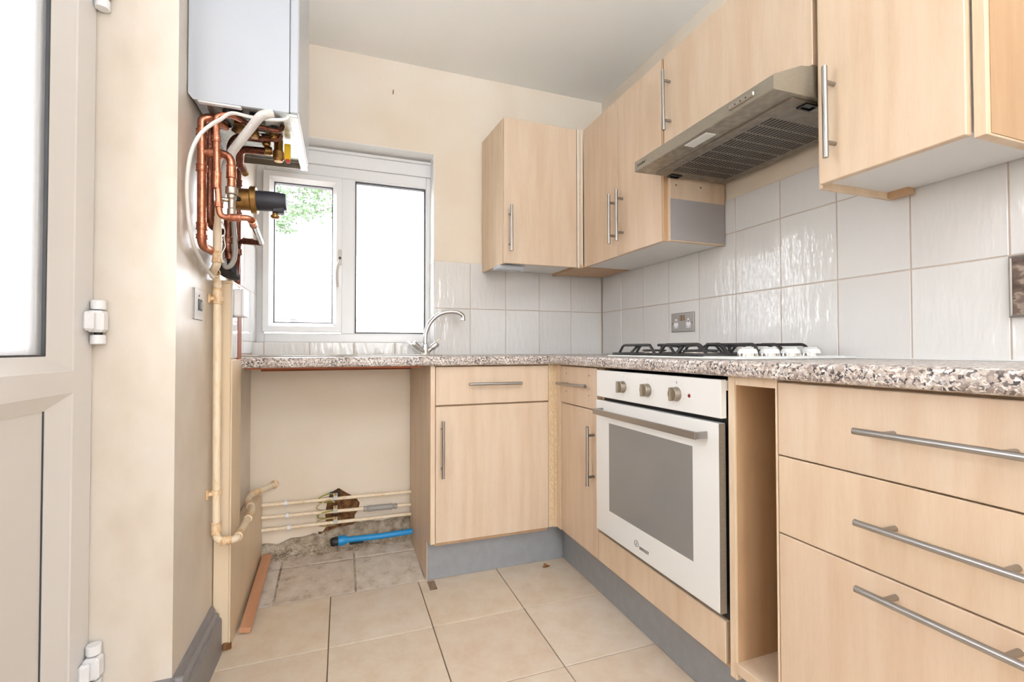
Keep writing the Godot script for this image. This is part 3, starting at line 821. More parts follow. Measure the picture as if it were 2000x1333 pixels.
func base_units() -> void:
	# window run, beside the open bay
	var a := thing("base_cabinet", "maple base cabinet under the window run with one drawer over one door", "cabinet", V(-0.75, 0, 0.2))
	var sh := Transform3D(Basis(V(0.0663, 0, 1), V(0, 1, 0), V(1, 0, 0)), V(-1.04, 0, 0))
	part("side_panel", MB.new().prism([Vector2(0, 0.035), Vector2(0.07, 0.03), Vector2(0.332, 0), Vector2(0.3325, 0.164), Vector2(0.3925, 0.166), Vector2(0.3925, 0.8715), Vector2(0, 0.8715)], sh, 0.018), M.maple1, a, "skewed end panel facing the open bay")
	part("side_edge", B(V(-1.0135, 0.1665, 0.3915), V(-0.9955, 0.871, 0.3945), 0.0006), M.edge, a)
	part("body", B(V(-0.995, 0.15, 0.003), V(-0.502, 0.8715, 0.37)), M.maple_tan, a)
	var dr := front("drawer", V(-0.993, 0.7135, 0.372), V(-0.502, 0.8665, 0.39), M.maple0, a)
	bar_handle(dr, V(-0.862, 0.7965, 0.421), V(-0.635, 0.7955, 0.421), V(0, 0, 1), 0.03, 0.2)
	var d := front("door", V(-0.993, 0.167, 0.372), V(-0.5025, 0.7075, 0.39), M.maple0, a)
	bar_handle(d, V(-0.9675, 0.4285, 0.421), V(-0.9675, 0.653, 0.421), V(0, 0, 1), 0.03, 0.15)
	var cp := single("corner_post", MB.new().prism([Vector2(-0.499, 0.384), Vector2(-0.474, 0.384), Vector2(-0.474, 0.3905), Vector2(-0.4625, 0.3905), Vector2(-0.4625, 0.4275), Vector2(-0.43, 0.4275), Vector2(-0.43, 0.33), Vector2(-0.499, 0.33)], plan_t(0.166), 0.7055), M.edge, "upright strip of bare chipboard-edged filler in the inner corner of the base units", "filler", V(-0.47, 0.166, 0.37))
	part("chipboard_face", B(V(-0.4945, 0.168, 0.3835), V(-0.4775, 0.87, 0.3848)), M.chipboard, cp)
	part("chipboard_face", B(V(-0.471, 0.168, 0.39), V(-0.464, 0.87, 0.3912)), M.chipboard, cp)

	# oven run
	var b := thing("narrow_cabinet", "narrow maple base cabinet between the corner post and the white oven", "cabinet", V(-0.3, 0, 0.58))
	part("body", B(V(-0.441, 0.15, 0.43), V(-0.01, 0.8715, 0.734)), M.maple_tan, b)
	var nd := front("drawer", V(-0.46, 0.7115, 0.4285), V(-0.4415, 0.8665, 0.7315), M.maple1, b, "false drawer front with four open screw holes")
	bar_handle(nd, V(-0.489, 0.7925, 0.445), V(-0.489, 0.797, 0.694), V(-1, 0, 0), 0.029, 0.2)
	for h in [[0.48, 0.836], [0.48, 0.762], [0.672, 0.836], [0.672, 0.76]]:
		part("screw_hole", MB.new().lathe([Vector2(0, 0), Vector2(0.0026, 0), Vector2(0.0026, 0.001), Vector2(0, 0.001)], V(-0.46, h[1], h[0]), V(-1, 0, 0), 8), M.brick_raw, nd)
	var dd := front("door", V(-0.46, 0.167, 0.4365), V(-0.4415, 0.7075, 0.7325), M.maple1, b)
	bar_handle(dd, V(-0.49, 0.43, 0.7085), V(-0.49, 0.65, 0.7095), V(-1, 0, 0), 0.03, 0.15)

	var hs := thing("oven_housing", "maple panel under the white oven", "cabinet", V(-0.3, 0, 1.04))
	part("lower_panel", B(V(-0.46, 0.167, 0.7365), V(-0.4415, 0.2705, 1.3385), 0.0016), M.maple2, hs)
	part("shelf", B(V(-0.44, 0.15, 0.735), V(-0.01, 0.168, 1.352)), M.maple_tan, hs)
	part("side", B(V(-0.44, 0.15, 0.7345), V(-0.01, 0.8715, 0.75)), M.maple_tan, hs)

	# the doorless narrow unit
	var c := thing("open_cabinet", "narrow open maple cabinet without a door right of the oven", "cabinet", V(-0.3, 0, 1.42))
	part("side", B(V(-0.46, 0.15, 1.3535), V(-0.01, 0.8715, 1.3735), 0.001), M.edge, c)
	part("side", B(V(-0.44, 0.15, 1.473), V(-0.01, 0.8715, 1.4855)), M.maple_tan, c)
	part("base", B(V(-0.462, 0.168, 1.3735), V(-0.01, 0.192, 1.4855), 0.001), M.maple2, c)
	part("top_rail", B(V(-0.458, 0.851, 1.3735), V(-0.02, 0.8715, 1.4855), 0.001), M.edge, c)
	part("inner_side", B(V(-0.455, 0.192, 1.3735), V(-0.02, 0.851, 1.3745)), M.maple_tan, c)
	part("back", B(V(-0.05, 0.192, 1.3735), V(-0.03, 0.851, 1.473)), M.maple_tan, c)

	var u := thing("drawer_cabinet", "maple drawer cabinet with three bar handles at the right edge", "cabinet", V(-0.3, 0, 1.79))
	part("body", B(V(-0.441, 0.15, 1.487), V(-0.01, 0.8715, 2.09)), M.maple_tan, u)
	part("side_edge", B(V(-0.461, 0.166, 1.4865), V(-0.44, 0.871, 1.491), 0.0006), M.edge, u)
	var k := 0
	for f in [[0.7105, 0.8655, 0.7925], [0.5445, 0.7075, 0.632], [0.167, 0.5415, 0.516]]:
		var dw := front("drawer", V(-0.46, f[0], 1.492), V(-0.4415, f[1], 2.088), M["maple%d" % ([0, 2, 1][k])], u)
		bar_handle(dw, V(-0.495, f[2], 1.674), V(-0.495, f[2] + 0.001, 1.915), V(-1, 0, 0), 0.035, 0.18)
		k += 1
	var fb := thing("base_cabinet", "maple base cabinet past the drawers beside the viewer", "cabinet", V(-0.3, 0, 2.4))
	part("body", B(V(-0.441, 0.15, 2.092), V(-0.01, 0.8715, 2.69)), M.maple_tan, fb)
	var fd := front("door", V(-0.46, 0.167, 2.094), V(-0.4415, 0.866, 2.688), M.maple0, fb)
	bar_handle(fd, V(-0.49, 0.43, 2.12), V(-0.49, 0.65, 2.12), V(-1, 0, 0), 0.03, 0.15)
	single("plinth", B(V(-1.0155, 0.0006, 0.318), V(-0.4065, 0.163, 0.334), 0.001), M.plinth, "grey plinth board under the window-run cabinet", "plinth", V(-0.71, 0, 0.326))
	single("plinth", B(V(-0.4055, 0.0006, 0.322), V(-0.39, 0.149, 2.69), 0.001), M.plinth, "long grey plinth board below the oven run", "plinth", V(-0.4, 0, 1.5))

func oven() -> void:
	var o := thing("oven", "white built-in electric oven with grey glass door and three knobs", "oven", V(-0.3, 0.28, 1.055))
	part("body", B(V(-0.452, 0.275, 0.768), V(-0.04, 0.862, 1.347)), M.black, o)
	var cp := part("control_panel", B(V(-0.48, 0.768, 0.7625), V(-0.462, 0.8625, 1.3515), 0.0015), M.oven_white, o)
	part("panel_lug", B(V(-0.463, 0.836, 1.34), V(-0.448, 0.86, 1.3515)), M.oven_white, cp)
	var i := 0
	for z in [0.931, 1.0615, 1.192]:
		var kb := MB.new().lathe([Vector2(0, 0), Vector2(0.0195, 0), Vector2(0.0195, 0.004), Vector2(0.0175, 0.016), Vector2(0.0165, 0.0175), Vector2(0, 0.0175)], V(-0.48, 0.814, z), V(-1, 0, 0), 28)
		kb.box(V(-0.5065, 0.7955, z - 0.0035), V(-0.48, 0.8325, z + 0.0035), 0.0018)
		part("knob", kb, M.knob, o)
		for k in [3, 6, 9][i]:
			var an: float = -0.9 + k * 0.42
			part("mark", B(V(-0.4803, 0.814 + 0.031 * sin(-an) - 0.0015, z + 0.031 * cos(an) - 0.0012), V(-0.48, 0.814 + 0.031 * sin(-an) + 0.0015, z + 0.031 * cos(an) + 0.0012)), M.faint, cp)
		part("mark", B(V(-0.4803, 0.842, z - 0.001), V(-0.48, 0.849, z + 0.001)), M.ink if i == 2 else M.faint, cp)
		i += 1
	part("indicator", MB.new().lathe([Vector2(0, 0.0022), Vector2(0.0042, 0.0014), Vector2(0.0052, 0)], V(-0.48, 0.8136, 1.2412), V(-1, 0, 0), 16), M.red, o)
	var d := part("door", B(V(-0.482, 0.2945, 0.7605), V(-0.459, 0.7555, 1.3455), 0.002), M.oven_white, o)
	part("window", B(V(-0.4825, 0.384, 0.8475), V(-0.481, 0.683, 1.2545)), M.oven_glass, d)
	part("edge_trim", B(V(-0.4815, 0.295, 1.3457), V(-0.462, 0.7553, 1.3467)), M.steel_dark, d)
	var h := MB.new()
	h.box(V(-0.5225, 0.712, 0.806), V(-0.5165, 0.7315, 1.309), 0.0012)
	for z in [[0.806, 0.8105], [1.3045, 1.309]]:
		h.box(V(-0.5175, 0.713, z[0]), V(-0.482, 0.7305, z[1]), 0.0008)
	part("handle", h, M.bar, d, "flat brushed metal bar handle")
	text("INDESIT", 0.0125, V(-0.4824, 0.3265, 1.0415), FACE_LEFT, M.ink, d, true)
	var lg := MB.new()
	var pts := []
	for k in 25:
		var an := TAU * k / 24.0
		pts.append(V(-0.4825, 0.3335 + 0.0095 * sin(an), 1.0035 + 0.0095 * cos(an)))
	lg.tube(pts, 0.0007, 6, false)
	lg.box(V(-0.4828, 0.3285, 1.0022), V(-0.482, 0.335, 1.0048))
	lg.box(V(-0.4828, 0.3368, 1.0022), V(-0.482, 0.3388, 1.0048))
	part("logo", lg, M.ink, d)

func hob() -> void:
	var o := thing("hob", "white enamel gas hob with black pan supports let into the worktop", "hob", V(-0.24, 0.91, 1.08))
	part("plate", B(V(-0.452, 0.9105, 0.788), V(-0.03, 0.9165, 1.372), 0.0025), M.enamel, o)
	part("raised_bed", B(V(-0.435, 0.9165, 1.225), V(-0.05, 0.9185, 1.355), 0.001), M.enamel, o)
	var i := 0
	for bz in [0.915, 1.135]:
		for bxx in [-0.345, -0.135]:
			var r: float = [0.036, 0.03, 0.047, 0.03][i]
			var bn := part("burner", MB.new().lathe([Vector2(0, 0), Vector2(r, 0), Vector2(r, 0.012), Vector2(r - 0.004, 0.014), Vector2(0, 0.014)], V(bxx, 0.9165, bz), V(0, 1, 0), 24), M.nickel, o)
			part("cap", MB.new().lathe([Vector2(r + 0.004, 0.014), Vector2(r + 0.004, 0.017), Vector2(r - 0.002, 0.0195), Vector2(0, 0.0195)], V(bxx, 0.9165, bz), V(0, 1, 0), 24), M.iron, bn)
			i += 1
	# two cast supports, each over a pair of burners
	for g in [[0.81, 1.02], [1.035, 1.243]]:
		var mb := MB.new()
		var z0: float = g[0]
		var z1: float = g[1]
		var y := 0.9215
		var yt := 0.9505
		mb.tube([V(-0.44, y, z0), V(-0.05, y, z0), V(-0.05, y, z1), V(-0.44, y, z1), V(-0.44, y, z0)], 0.0042, 8)
		for bxx in [-0.345, -0.135]:
			var c := V(bxx, yt, (z0 + z1) / 2)
			for e in [[V(bxx, y, z0), V(bxx, yt, z0 + 0.028)], [V(bxx, y, z1), V(bxx, yt, z1 - 0.028)]]:
				var to: Vector3 = e[1].lerp(c, 0.72)
				mb.tube(bend([e[0], e[1], to], 0.012), 0.0046, 8)
			var sx := -0.44 if bxx < -0.2 else -0.05
			mb.tube(bend([V(sx, y, c.z), V(sx + (0.03 if sx < -0.2 else -0.03), yt, c.z), V(bxx + (-0.028 if sx < -0.2 else 0.028), yt, c.z)], 0.012), 0.0046, 8)
			mb.tube(bend([V(-0.24, y, c.z), V(-0.24, yt - 0.004, c.z), V(bxx + (0.03 if bxx < -0.2 else -0.03), yt, c.z)], 0.012), 0.0046, 8)
		mb.tube(bend([V(-0.24, y, z0), V(-0.24, yt, z0 + 0.012), V(-0.24, yt, z1 - 0.012), V(-0.24, y, z1)], 0.012), 0.0046, 8)
		for rx in [-0.062, -0.418]:
			mb.tube(bend([V(rx, y, z0 + 0.004), V(rx, yt, z0 + 0.03), V(rx, yt, z1 - 0.03 if rx < -0.2 else z1), V(rx, y, z1 - 0.004 if rx < -0.2 else z1 + 0.025)], 0.012), 0.0044, 8)
		part("pan_support", mb, M.iron, o)
	for k in 4:
		var kx := -0.345 + 0.0765 * k
		var kn := MB.new().lathe([Vector2(0, 0.0), Vector2(0.0245, 0.0), Vector2(0.024, 0.004), Vector2(0.0215, 0.0105), Vector2(0.019, 0.0125), Vector2(0, 0.0125)], V(kx, 0.9255, 1.305), V(0, 1, 0), 22)
		kn.box(V(kx - 0.004, 0.938, 1.287), V(kx + 0.004, 0.9425, 1.323), 0.0015)
		var nb := part("knob", kn, M.enamel, o)
		part("skirt", MB.new().lathe([Vector2(0, 0), Vector2(0.026, 0), Vector2(0.024, 0.0085), Vector2(0, 0.0085)], V(kx, 0.9185, 1.305), V(0, 1, 0), 22), M.chrome, nb)

func wall_units() -> void:
	var yb := 1.322
	var yt := 1.9775
	# window wall
	var a := thing("wall_cabinet", "single-door maple wall cabinet on the window wall", "cabinet", V(-0.48, yb, 0.14))
	part("side", MB.new().prism([Vector2(-0.686, 0.0), Vector2(-0.6695, 0.261), Vector2(-0.653, 0.261), Vector2(-0.67, 0.0)], plan_t(yb), yt - yb), M.edge, a)
	part("body", B(V(-0.668, yb + 0.012, 0.001), V(-0.302, yt - 0.001, 0.26)), M.white_board, a, "white-lined carcass seen from below")
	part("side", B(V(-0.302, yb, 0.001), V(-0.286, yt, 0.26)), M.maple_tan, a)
	var d := front("door", V(-0.667, 1.3225, 0.262), V(-0.3025, 1.979, 0.28), M.maple0, a)
	bar_handle(d, V(-0.6405, 1.3725, 0.311), V(-0.6415, 1.577, 0.311), V(0, 0, 1), 0.03, 0.17)
	var up := single("corner_post", MB.new().prism([Vector2(-0.3, 0.262), Vector2(-0.3, 0.2805), Vector2(-0.291, 0.2805), Vector2(-0.288, 0.276), Vector2(-0.282, 0.276), Vector2(-0.2785, 0.2825), Vector2(-0.2705, 0.2825), Vector2(-0.2705, 0.262)], plan_t(1.322), 0.661), M.edge, "upright filler strip with peeled white edges between the corner wall cabinets", "filler", V(-0.285, 1.322, 0.27))
	part("chipped_patch", B(V(-0.287, 1.62, 0.2755), V(-0.283, 1.75, 0.2766), 0.0004), M.chipboard, up)
	part("white_edge", B(V(-0.2995, 1.323, 0.28), V(-0.2925, 1.982, 0.2812), 0.0004), M.white_board, up)
	part("white_edge", B(V(-0.278, 1.323, 0.282), V(-0.274, 1.982, 0.2832), 0.0004), M.white_board, up)
	# two doors on the oven wall
	var b := thing("wall_cabinet", "two-door maple wall cabinet in the corner, left of the cooker hood", "cabinet", V(-0.13, yb, 0.58))
	part("corner_base", B(V(-0.285, 1.323, 0.03), V(-0.02, 1.335, 0.285), 0.001), M.maple_tan, b, "brown board closing the corner underside")
	part("body", B(V(-0.25, yb + 0.004, 0.29), V(-0.004, yt - 0.001, 0.866)), M.white_board, b, "white underside")
	part("side", B(V(-0.252, yb, 0.866), V(-0.004, yt, 0.8835), 0.001), M.edge, b)
	part("side_face", B(V(-0.25, 1.474, 0.8835), V(-0.004, 1.553, 0.885)), M.maple2, b, "maple strip with two screw holes under the hood")
	part("side_face", B(V(-0.25, yb + 0.004, 0.8835), V(-0.004, 1.474, 0.8852), 0.0006), M.grey_side, b, "grey painted side below the hood")
	part("screw_hole", MB.new().lathe([Vector2(0, 0), Vector2(0.003, 0), Vector2(0.003, 0.001), Vector2(0, 0.001)], V(-0.225, 1.523, 0.885), V(0, 0, 1), 8), M.brick_raw, b)
	part("screw_hole", MB.new().lathe([Vector2(0, 0), Vector2(0.003, 0), Vector2(0.003, 0.001), Vector2(0, 0.001)], V(-0.115, 1.526, 0.885), V(0, 0, 1), 8), M.brick_raw, b)
	var d1 := front("door", V(-0.27, 1.3235, 0.2895), V(-0.252, 1.979, 0.5765), M.maple1, b)
	bar_handle(d1, V(-0.301, 1.375, 0.5605), V(-0.301, 1.583, 0.5595), V(-1, 0, 0), 0.031, 0.17)
	var d2 := front("door", V(-0.27, 1.3235, 0.5795), V(-0.252, 1.979, 0.862), M.maple1, b)
	bar_handle(d2, V(-0.301, 1.376, 0.618), V(-0.301, 1.586, 0.6155), V(-1, 0, 0), 0.031, 0.17)
	part("side_edge", B(V(-0.2695, yb, 0.8645), V(-0.252, yt, 0.8735), 0.0008), M.maple_tan, b)
	# bridge unit over the hood
	var c := thing("wall_cabinet", "short maple wall cabinet above the steel cooker hood", "cabinet", V(-0.13, 1.63, 1.16))
	part("body", B(V(-0.25, 1.63, 0.886), V(-0.004, yt - 0.001, 1.442)), M.white_board, c)
	var d3 := front("door", V(-0.27, 1.63, 0.8775), V(-0.252, 1.979, 1.4375), M.maple0, c)
	bar_handle(d3, V(-0.301, 1.6955, 0.916), V(-0.301, 1.908, 0.9115), V(-1, 0, 0), 0.031, 0.17)
	# right of the hood
	var e := thing("wall_cabinet", "single-door maple wall cabinet right of the cooker hood", "cabinet", V(-0.13, yb, 1.6))
	part("side", B(V(-0.262, yb, 1.4435), V(-0.004, yt, 1.454), 0.001), M.edge, e)
	part("body", B(V(-0.25, yb + 0.016, 1.454), V(-0.004, yt - 0.001, 1.74)), M.white_board, e, "recessed white underside")
	part("side", B(V(-0.262, yb, 1.739), V(-0.004, yt, 1.7575), 0.001), M.edge, e)
	part("end_panel", B(V(-0.25, yb + 0.004, 1.7575), V(-0.004, yt, 1.759)), M.maple_end, e)
	part("back_batten", B(V(-0.03, yb, 1.454), V(-0.004, yb + 0.016, 1.5)), M.maple_tan, e)
	var d4 := front("door", V(-0.275, 1.329, 1.4545), V(-0.2565, 1.979, 1.7345), M.maple2, e)
	bar_handle(d4, V(-0.306, 1.3755, 1.4935), V(-0.306, 1.5865, 1.4925), V(-1, 0, 0), 0.031, 0.17)
	single("cabinet_light", B(V(-0.682, 1.303, 0.17), V(-0.55, 1.3225, 0.238), 0.004), M.white_gloss, "slim white light unit under the window-wall cabinet", "light", V(-0.61, 1.303, 0.2))

func hood() -> void:
	var o := thing("cooker_hood", "brushed steel cooker hood under the short wall cabinet", "cooker hood", V(-0.2, 1.547, 1.16))
	var z0 := 0.8865
	var z1 := 1.4385
	var prof := [Vector2(-0.004, 1.553), Vector2(-0.397, 1.546), Vector2(-0.399, 1.548), Vector2(-0.399, 1.58), Vector2(-0.397, 1.582), Vector2(-0.31, 1.6185), Vector2(-0.25, 1.6285), Vector2(-0.004, 1.6285)]
	part("body", MB.new().prism(prof, Transform3D(Basis.IDENTITY, V(0, 0, z0)), z1 - z0), M.steel, o)
	var ny := 1.5475
	part("filter_panel", B(V(-0.325, ny - 0.006, 0.905), V(-0.03, ny + 0.001, 1.425), 0.0015), M.steel_dark, o)
	var sl := MB.new()
	var y := ny - 0.0062
	for r in 19:
		for k in 9:
			var x := -0.292 + r * 0.0123
			var z := 0.952 + k * 0.0438
			sl.box(V(x, y - 0.0004, z), V(x + 0.0058, y + 0.001, z + 0.0365))
	var so := part("slots", sl, M.black, o)
	so.set_meta("kind", "stuff")
	part("lamp_lens", B(V(-0.385, ny - 0.0035, 1.118), V(-0.35, ny, 1.208), 0.0012), M.lens, o)
	for z in [0.9, 1.397]:
		var q := MB.new()
		q.ring(-0.022, 0.022, -0.014, 0.014, [Vector2(0, 0), Vector2(0, 0.004), Vector2(0.005, 0.004), Vector2(0.005, 0)], Transform3D(Basis(V(1, 0, 0), V(0, 0, 1), V(0, -1, 0)), V(-0.256, y, z + 0.016)))
		q.box(V(-0.272, y - 0.001, z + 0.006), V(-0.24, y, z + 0.026))
		part("latch", q, M.black_gloss, o)
	var sw := MB.new()
	sw.box(V(-0.4035, 1.5565, 1.305), V(-0.398, 1.5695, 1.385), 0.0025)
	var s := part("switch_strip", sw, M.nickel, o)
	for k in 3:
		part("button", MB.new().lathe([Vector2(0, 0.001), Vector2(0.0018, 0.001), Vector2(0.0018, 0)], V(-0.4035, 1.563, 1.328 + k * 0.017), V(-1, 0, 0), 8), M.black, s)
	text("Comfee'", 0.0125, V(-0.3994, 1.5635, 0.925), FACE_LEFT, M.ink, o, true)

func boiler() -> void:
	var o := thing("boiler", "white wall-hung combi boiler with its underside open at top left", "boiler", V(-1.6, 1.59, 0.64))
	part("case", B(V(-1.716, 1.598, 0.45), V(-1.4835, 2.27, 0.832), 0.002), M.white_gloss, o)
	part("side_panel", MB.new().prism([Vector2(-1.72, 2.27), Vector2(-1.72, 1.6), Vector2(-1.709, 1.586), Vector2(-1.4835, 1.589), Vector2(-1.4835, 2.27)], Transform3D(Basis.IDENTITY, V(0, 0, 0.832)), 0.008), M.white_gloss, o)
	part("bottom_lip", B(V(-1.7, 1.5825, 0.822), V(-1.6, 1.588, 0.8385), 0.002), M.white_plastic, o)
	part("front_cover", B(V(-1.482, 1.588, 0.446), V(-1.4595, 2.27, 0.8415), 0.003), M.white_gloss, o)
	var ch := part("chassis_plate", B(V(-1.69, 1.592, 0.46), V(-1.484, 1.5975, 0.825)), M.galv, o)
	part("chassis_flange", B(V(-1.4855, 1.5785, 0.425), V(-1.462, 1.5885, 0.836), 0.001), M.galv, o, "bright metal flange along the open side")
	part("chassis_flange", B(V(-1.66, 1.572, 0.452), V(-1.484, 1.5925, 0.456)), M.steel_dark, o, "dark rear lip")
	for h in [[-1.628, 0.785, 0.026], [-1.578, 0.79, 0.012], [-1.535, 0.72, 0.014], [-1.66, 0.70, 0.014], [-1.6, 0.66, 0.017]]:
		part("port", MB.new().lathe([Vector2(h[2], -0.004), Vector2(h[2] - 0.003, -0.004), Vector2(h[2] - 0.003, 0), Vector2(0, 0)], V(h[0], 1.5915, h[1]), V(0, 1, 0), 18), M.black, ch)
	for c in [[-1.585, 0.725, 0.012, 0.04], [-1.62, 0.735, 0.013, 0.035], [-1.565, 0.65, 0.012, 0.03], [-1.54, 0.69, 0.009, 0.022]]:
		part("valve", MB.new().lathe([Vector2(0, -c[3]), Vector2(c[2] * 0.8, -c[3]), Vector2(c[2], -c[3] + 0.005), Vector2(c[2], -0.016), Vector2(c[2] * 1.25, -0.014), Vector2(c[2] * 1.25, -0.003), Vector2(c[2], 0)], V(c[0], 1.592, c[1]), V(0, 1, 0), 8), M.brass, o)
	part("clip", B(V(-1.575, 1.565, 0.735), V(-1.555, 1.592, 0.742), 0.001), M.galv, o)
	part("clip", B(V(-1.60, 1.57, 0.69), V(-1.586, 1.592, 0.70), 0.001), M.galv, o)
	part("jumper_pipe", MB.new().tube(bend([V(-1.51, 1.59, 0.745), V(-1.515, 1.568, 0.755), V(-1.60, 1.572, 0.77), V(-1.63, 1.588, 0.775)], 0.02), 0.0065, 12), M.copper_dark, o)
	part("jumper_pipe", MB.new().tube(bend([V(-1.52, 1.59, 0.68), V(-1.53, 1.572, 0.68), V(-1.62, 1.572, 0.68), V(-1.65, 1.588, 0.68)], 0.02), 0.0065, 12), M.copper_dark, o)
	# gas cock with its yellow lever
	var gc := thing("gas_cock", "brass gas cock with a yellow lever under the boiler", "valve", V(-1.53, 1.55, 0.63))
	part("body", MB.new().lathe([Vector2(0, -0.03), Vector2(0.012, -0.03), Vector2(0.016, -0.022), Vector2(0.016, 0.0), Vector2(0.013, 0.006), Vector2(0.013, 0.036), Vector2(0, 0.036)], V(-1.533, 1.554, 0.635), V(0, 1, 0), 14), M.brass, gc)
	part("union", MB.new().lathe([Vector2(0, 0), Vector2(0.012, 0), Vector2(0.014, 0.004), Vector2(0.014, 0.018), Vector2(0.011, 0.022), Vector2(0, 0.022)], V(-1.572, 1.553, 0.635), V(1, 0, 0), 6), M.brass, gc)
	part("lever", B(V(-1.5165, 1.532, 0.63), V(-1.4985, 1.583, 0.638), 0.002), M.yellow, gc, "yellow lever")
	part("tag", B(V(-1.512, 1.524, 0.628), V(-1.5, 1.535, 0.64), 0.002), M.red_tag, gc, "small red tag")

# a run of pipe with couplings: fits = [centre, direction, length]
func pipe(called: String, label: String, cat: String, path: Array, r: float, m: Material, fits := [], fm: Material = null, swell := 1.28) -> Node3D:
	var o := thing(called, label, cat, path[0])
	part("tube", MB.new().tube(path, r, 14), m, o)
	for f in fits:
		var L: float = f[2]
		var R := r * swell
		part("coupling", MB.new().lathe([Vector2(r, 0), Vector2(R * 1.06, 0.0006), Vector2(R * 1.06, 0.003), Vector2(R, 0.0045), Vector2(R, L - 0.0045), Vector2(R * 1.06, L - 0.003), Vector2(R * 1.06, L - 0.0006), Vector2(r, L)], f[0] - f[1].normalized() * L / 2, f[1], 16), fm if fm else m, o)
	return o

func boiler_pipes() -> void:
	var U := V(0, 1, 0)
	# thick riser nearest the wall with its tee to the filling valve
	var a := pipe("copper_pipe", "thick copper riser nearest the left wall, leftmost below the boiler", "pipe", bend([V(-1.655, 1.567, 0.74), V(-1.68, 1.566, 0.79), V(-1.7005, 1.557, 0.79), V(-1.6985, 1.216, 0.79), V(-1.69, 1.217, 0.70)], 0.026), 0.0112, M.copper,
		[[V(-1.701, 1.52, 0.79), U, 0.018], [V(-1.7, 1.425, 0.79), U, 0.02], [V(-1.6985, 1.268, 0.79), U, 0.02], [V(-1.6985, 1.24, 0.79), U, 0.012]], null, 1.16)
	part("branch", MB.new().tube(bend([V(-1.7, 1.468, 0.79), V(-1.631, 1.473, 0.79), V(-1.6295, 1.375, 0.79)], 0.03), 0.0105, 14), M.copper, a, "side branch curving over and down")
	part("coupling", MB.new().lathe([Vector2(0.0105, 0), Vector2(0.0135, 0.001), Vector2(0.013, 0.004), Vector2(0.0122, 0.03), Vector2(0.0135, 0.034), Vector2(0.0105, 0.036)], V(-1.63, 1.405, 0.79), U, 16), M.copper, a)
	part("coupling", MB.new().lathe([Vector2(0.0112, 0), Vector2(0.0135, 0.001), Vector2(0.0135, 0.03), Vector2(0.0112, 0.032)], V(-1.684, 1.4685, 0.79), V(1, 0.06, 0), 16), M.copper, a)
	# the thinner front pipe that kicks to the right
	pipe("copper_pipe", "thin copper pipe in front of the others, bending right to the steel offset", "pipe", bend([V(-1.61, 1.572, 0.79), V(-1.63, 1.568, 0.82), V(-1.661, 1.560, 0.82), V(-1.658, 1.418, 0.82), V(-1.653, 1.323, 0.82), V(-1.65, 1.29, 0.82), V(-1.577, 1.294, 0.82), V(-1.576, 1.284, 0.79)], 0.022), 0.0078, M.copper,
		[[V(-1.6595, 1.497, 0.82), U, 0.016], [V(-1.6575, 1.387, 0.82), U, 0.045], [V(-1.653, 1.322, 0.82), U, 0.014], [V(-1.615, 1.2915, 0.82), V(1, 0.05, 0), 0.03]])
	pipe("steel_pipe", "short bright chromed offset pipe crossing the window jamb", "pipe", [V(-1.5765, 1.288, 0.80), V(-1.5758, 1.262, 0.665)], 0.0078, M.chrome, [[V(-1.5765, 1.287, 0.795), V(0, 0.2, 1), 0.03]], M.copper, 1.3)
	pipe("copper_pipe", "dark copper pipe returning from the chromed offset down behind the waste pipe", "pipe", bend([V(-1.5757, 1.263, 0.672), V(-1.5757, 1.2615, 0.65), V(-1.642, 1.272, 0.62), V(-1.665, 1.16, 0.53)], 0.02), 0.0075, M.copper_dark, [[V(-1.615, 1.268, 0.632), V(1, -0.1, 0.4), 0.03], [V(-1.645, 1.238, 0.608), U, 0.018]])
	pipe("copper_pipe", "shaded copper pipe just behind the thick left riser", "pipe", bend([V(-1.66, 1.585, 0.70), V(-1.697, 1.575, 0.73), V(-1.695, 1.29, 0.73), V(-1.682, 1.287, 0.655)], 0.03), 0.0112, M.copper_dark, [[V(-1.6955, 1.33, 0.73), U, 0.03], [V(-1.6965, 1.50, 0.73), U, 0.03]], null, 1.15)
	pipe("copper_pipe", "dark upright copper pipe at the back, dropping behind the white box", "pipe", [V(-1.676, 1.56, 0.455), V(-1.675, 1.157, 0.455)], 0.0098, M.copper_dark, [[V(-1.676, 1.5, 0.455), U, 0.02], [V(-1.6755, 1.39, 0.455), U, 0.02]])
	pipe("copper_pipe", "copper gas pipe running left from the yellow-handled cock and dropping", "pipe", bend([V(-1.566, 1.553, 0.63), V(-1.641, 1.556, 0.615), V(-1.65, 1.525, 0.575), V(-1.645, 1.517, 0.55)], 0.02), 0.0115, M.copper_dark)
	pipe("brass_stub", "short shiny brass stub pointing down at the window frame", "pipe", [V(-1.651, 1.531, 0.572), V(-1.641, 1.508, 0.53)], 0.0105, M.brass)
	pipe("copper_pipe", "horizontal dark copper pipe hanging highest under the boiler", "pipe", bend([V(-1.571, 1.578, 0.655), V(-1.645, 1.578, 0.655), V(-1.66, 1.55, 0.66), V(-1.662, 1.48, 0.66)], 0.02), 0.0092, M.copper_dark, [[V(-1.662, 1.50, 0.66), U, 0.025]])
	pipe("copper_pipe", "short copper pipe below the steel valve behind the ribbed hose", "pipe", bend([V(-1.664, 1.33, 0.66), V(-1.664, 1.235, 0.66), V(-1.66, 1.205, 0.64)], 0.015), 0.0105, M.copper_dark, [[V(-1.664, 1.262, 0.66), U, 0.018], [V(-1.662, 1.215, 0.65), U, 0.016]])
	# the filling valve
	var v := thing("isolating_valve", "dull nickel isolating valve hanging below the copper branch", "valve", V(-1.629, 1.34, 0.79))
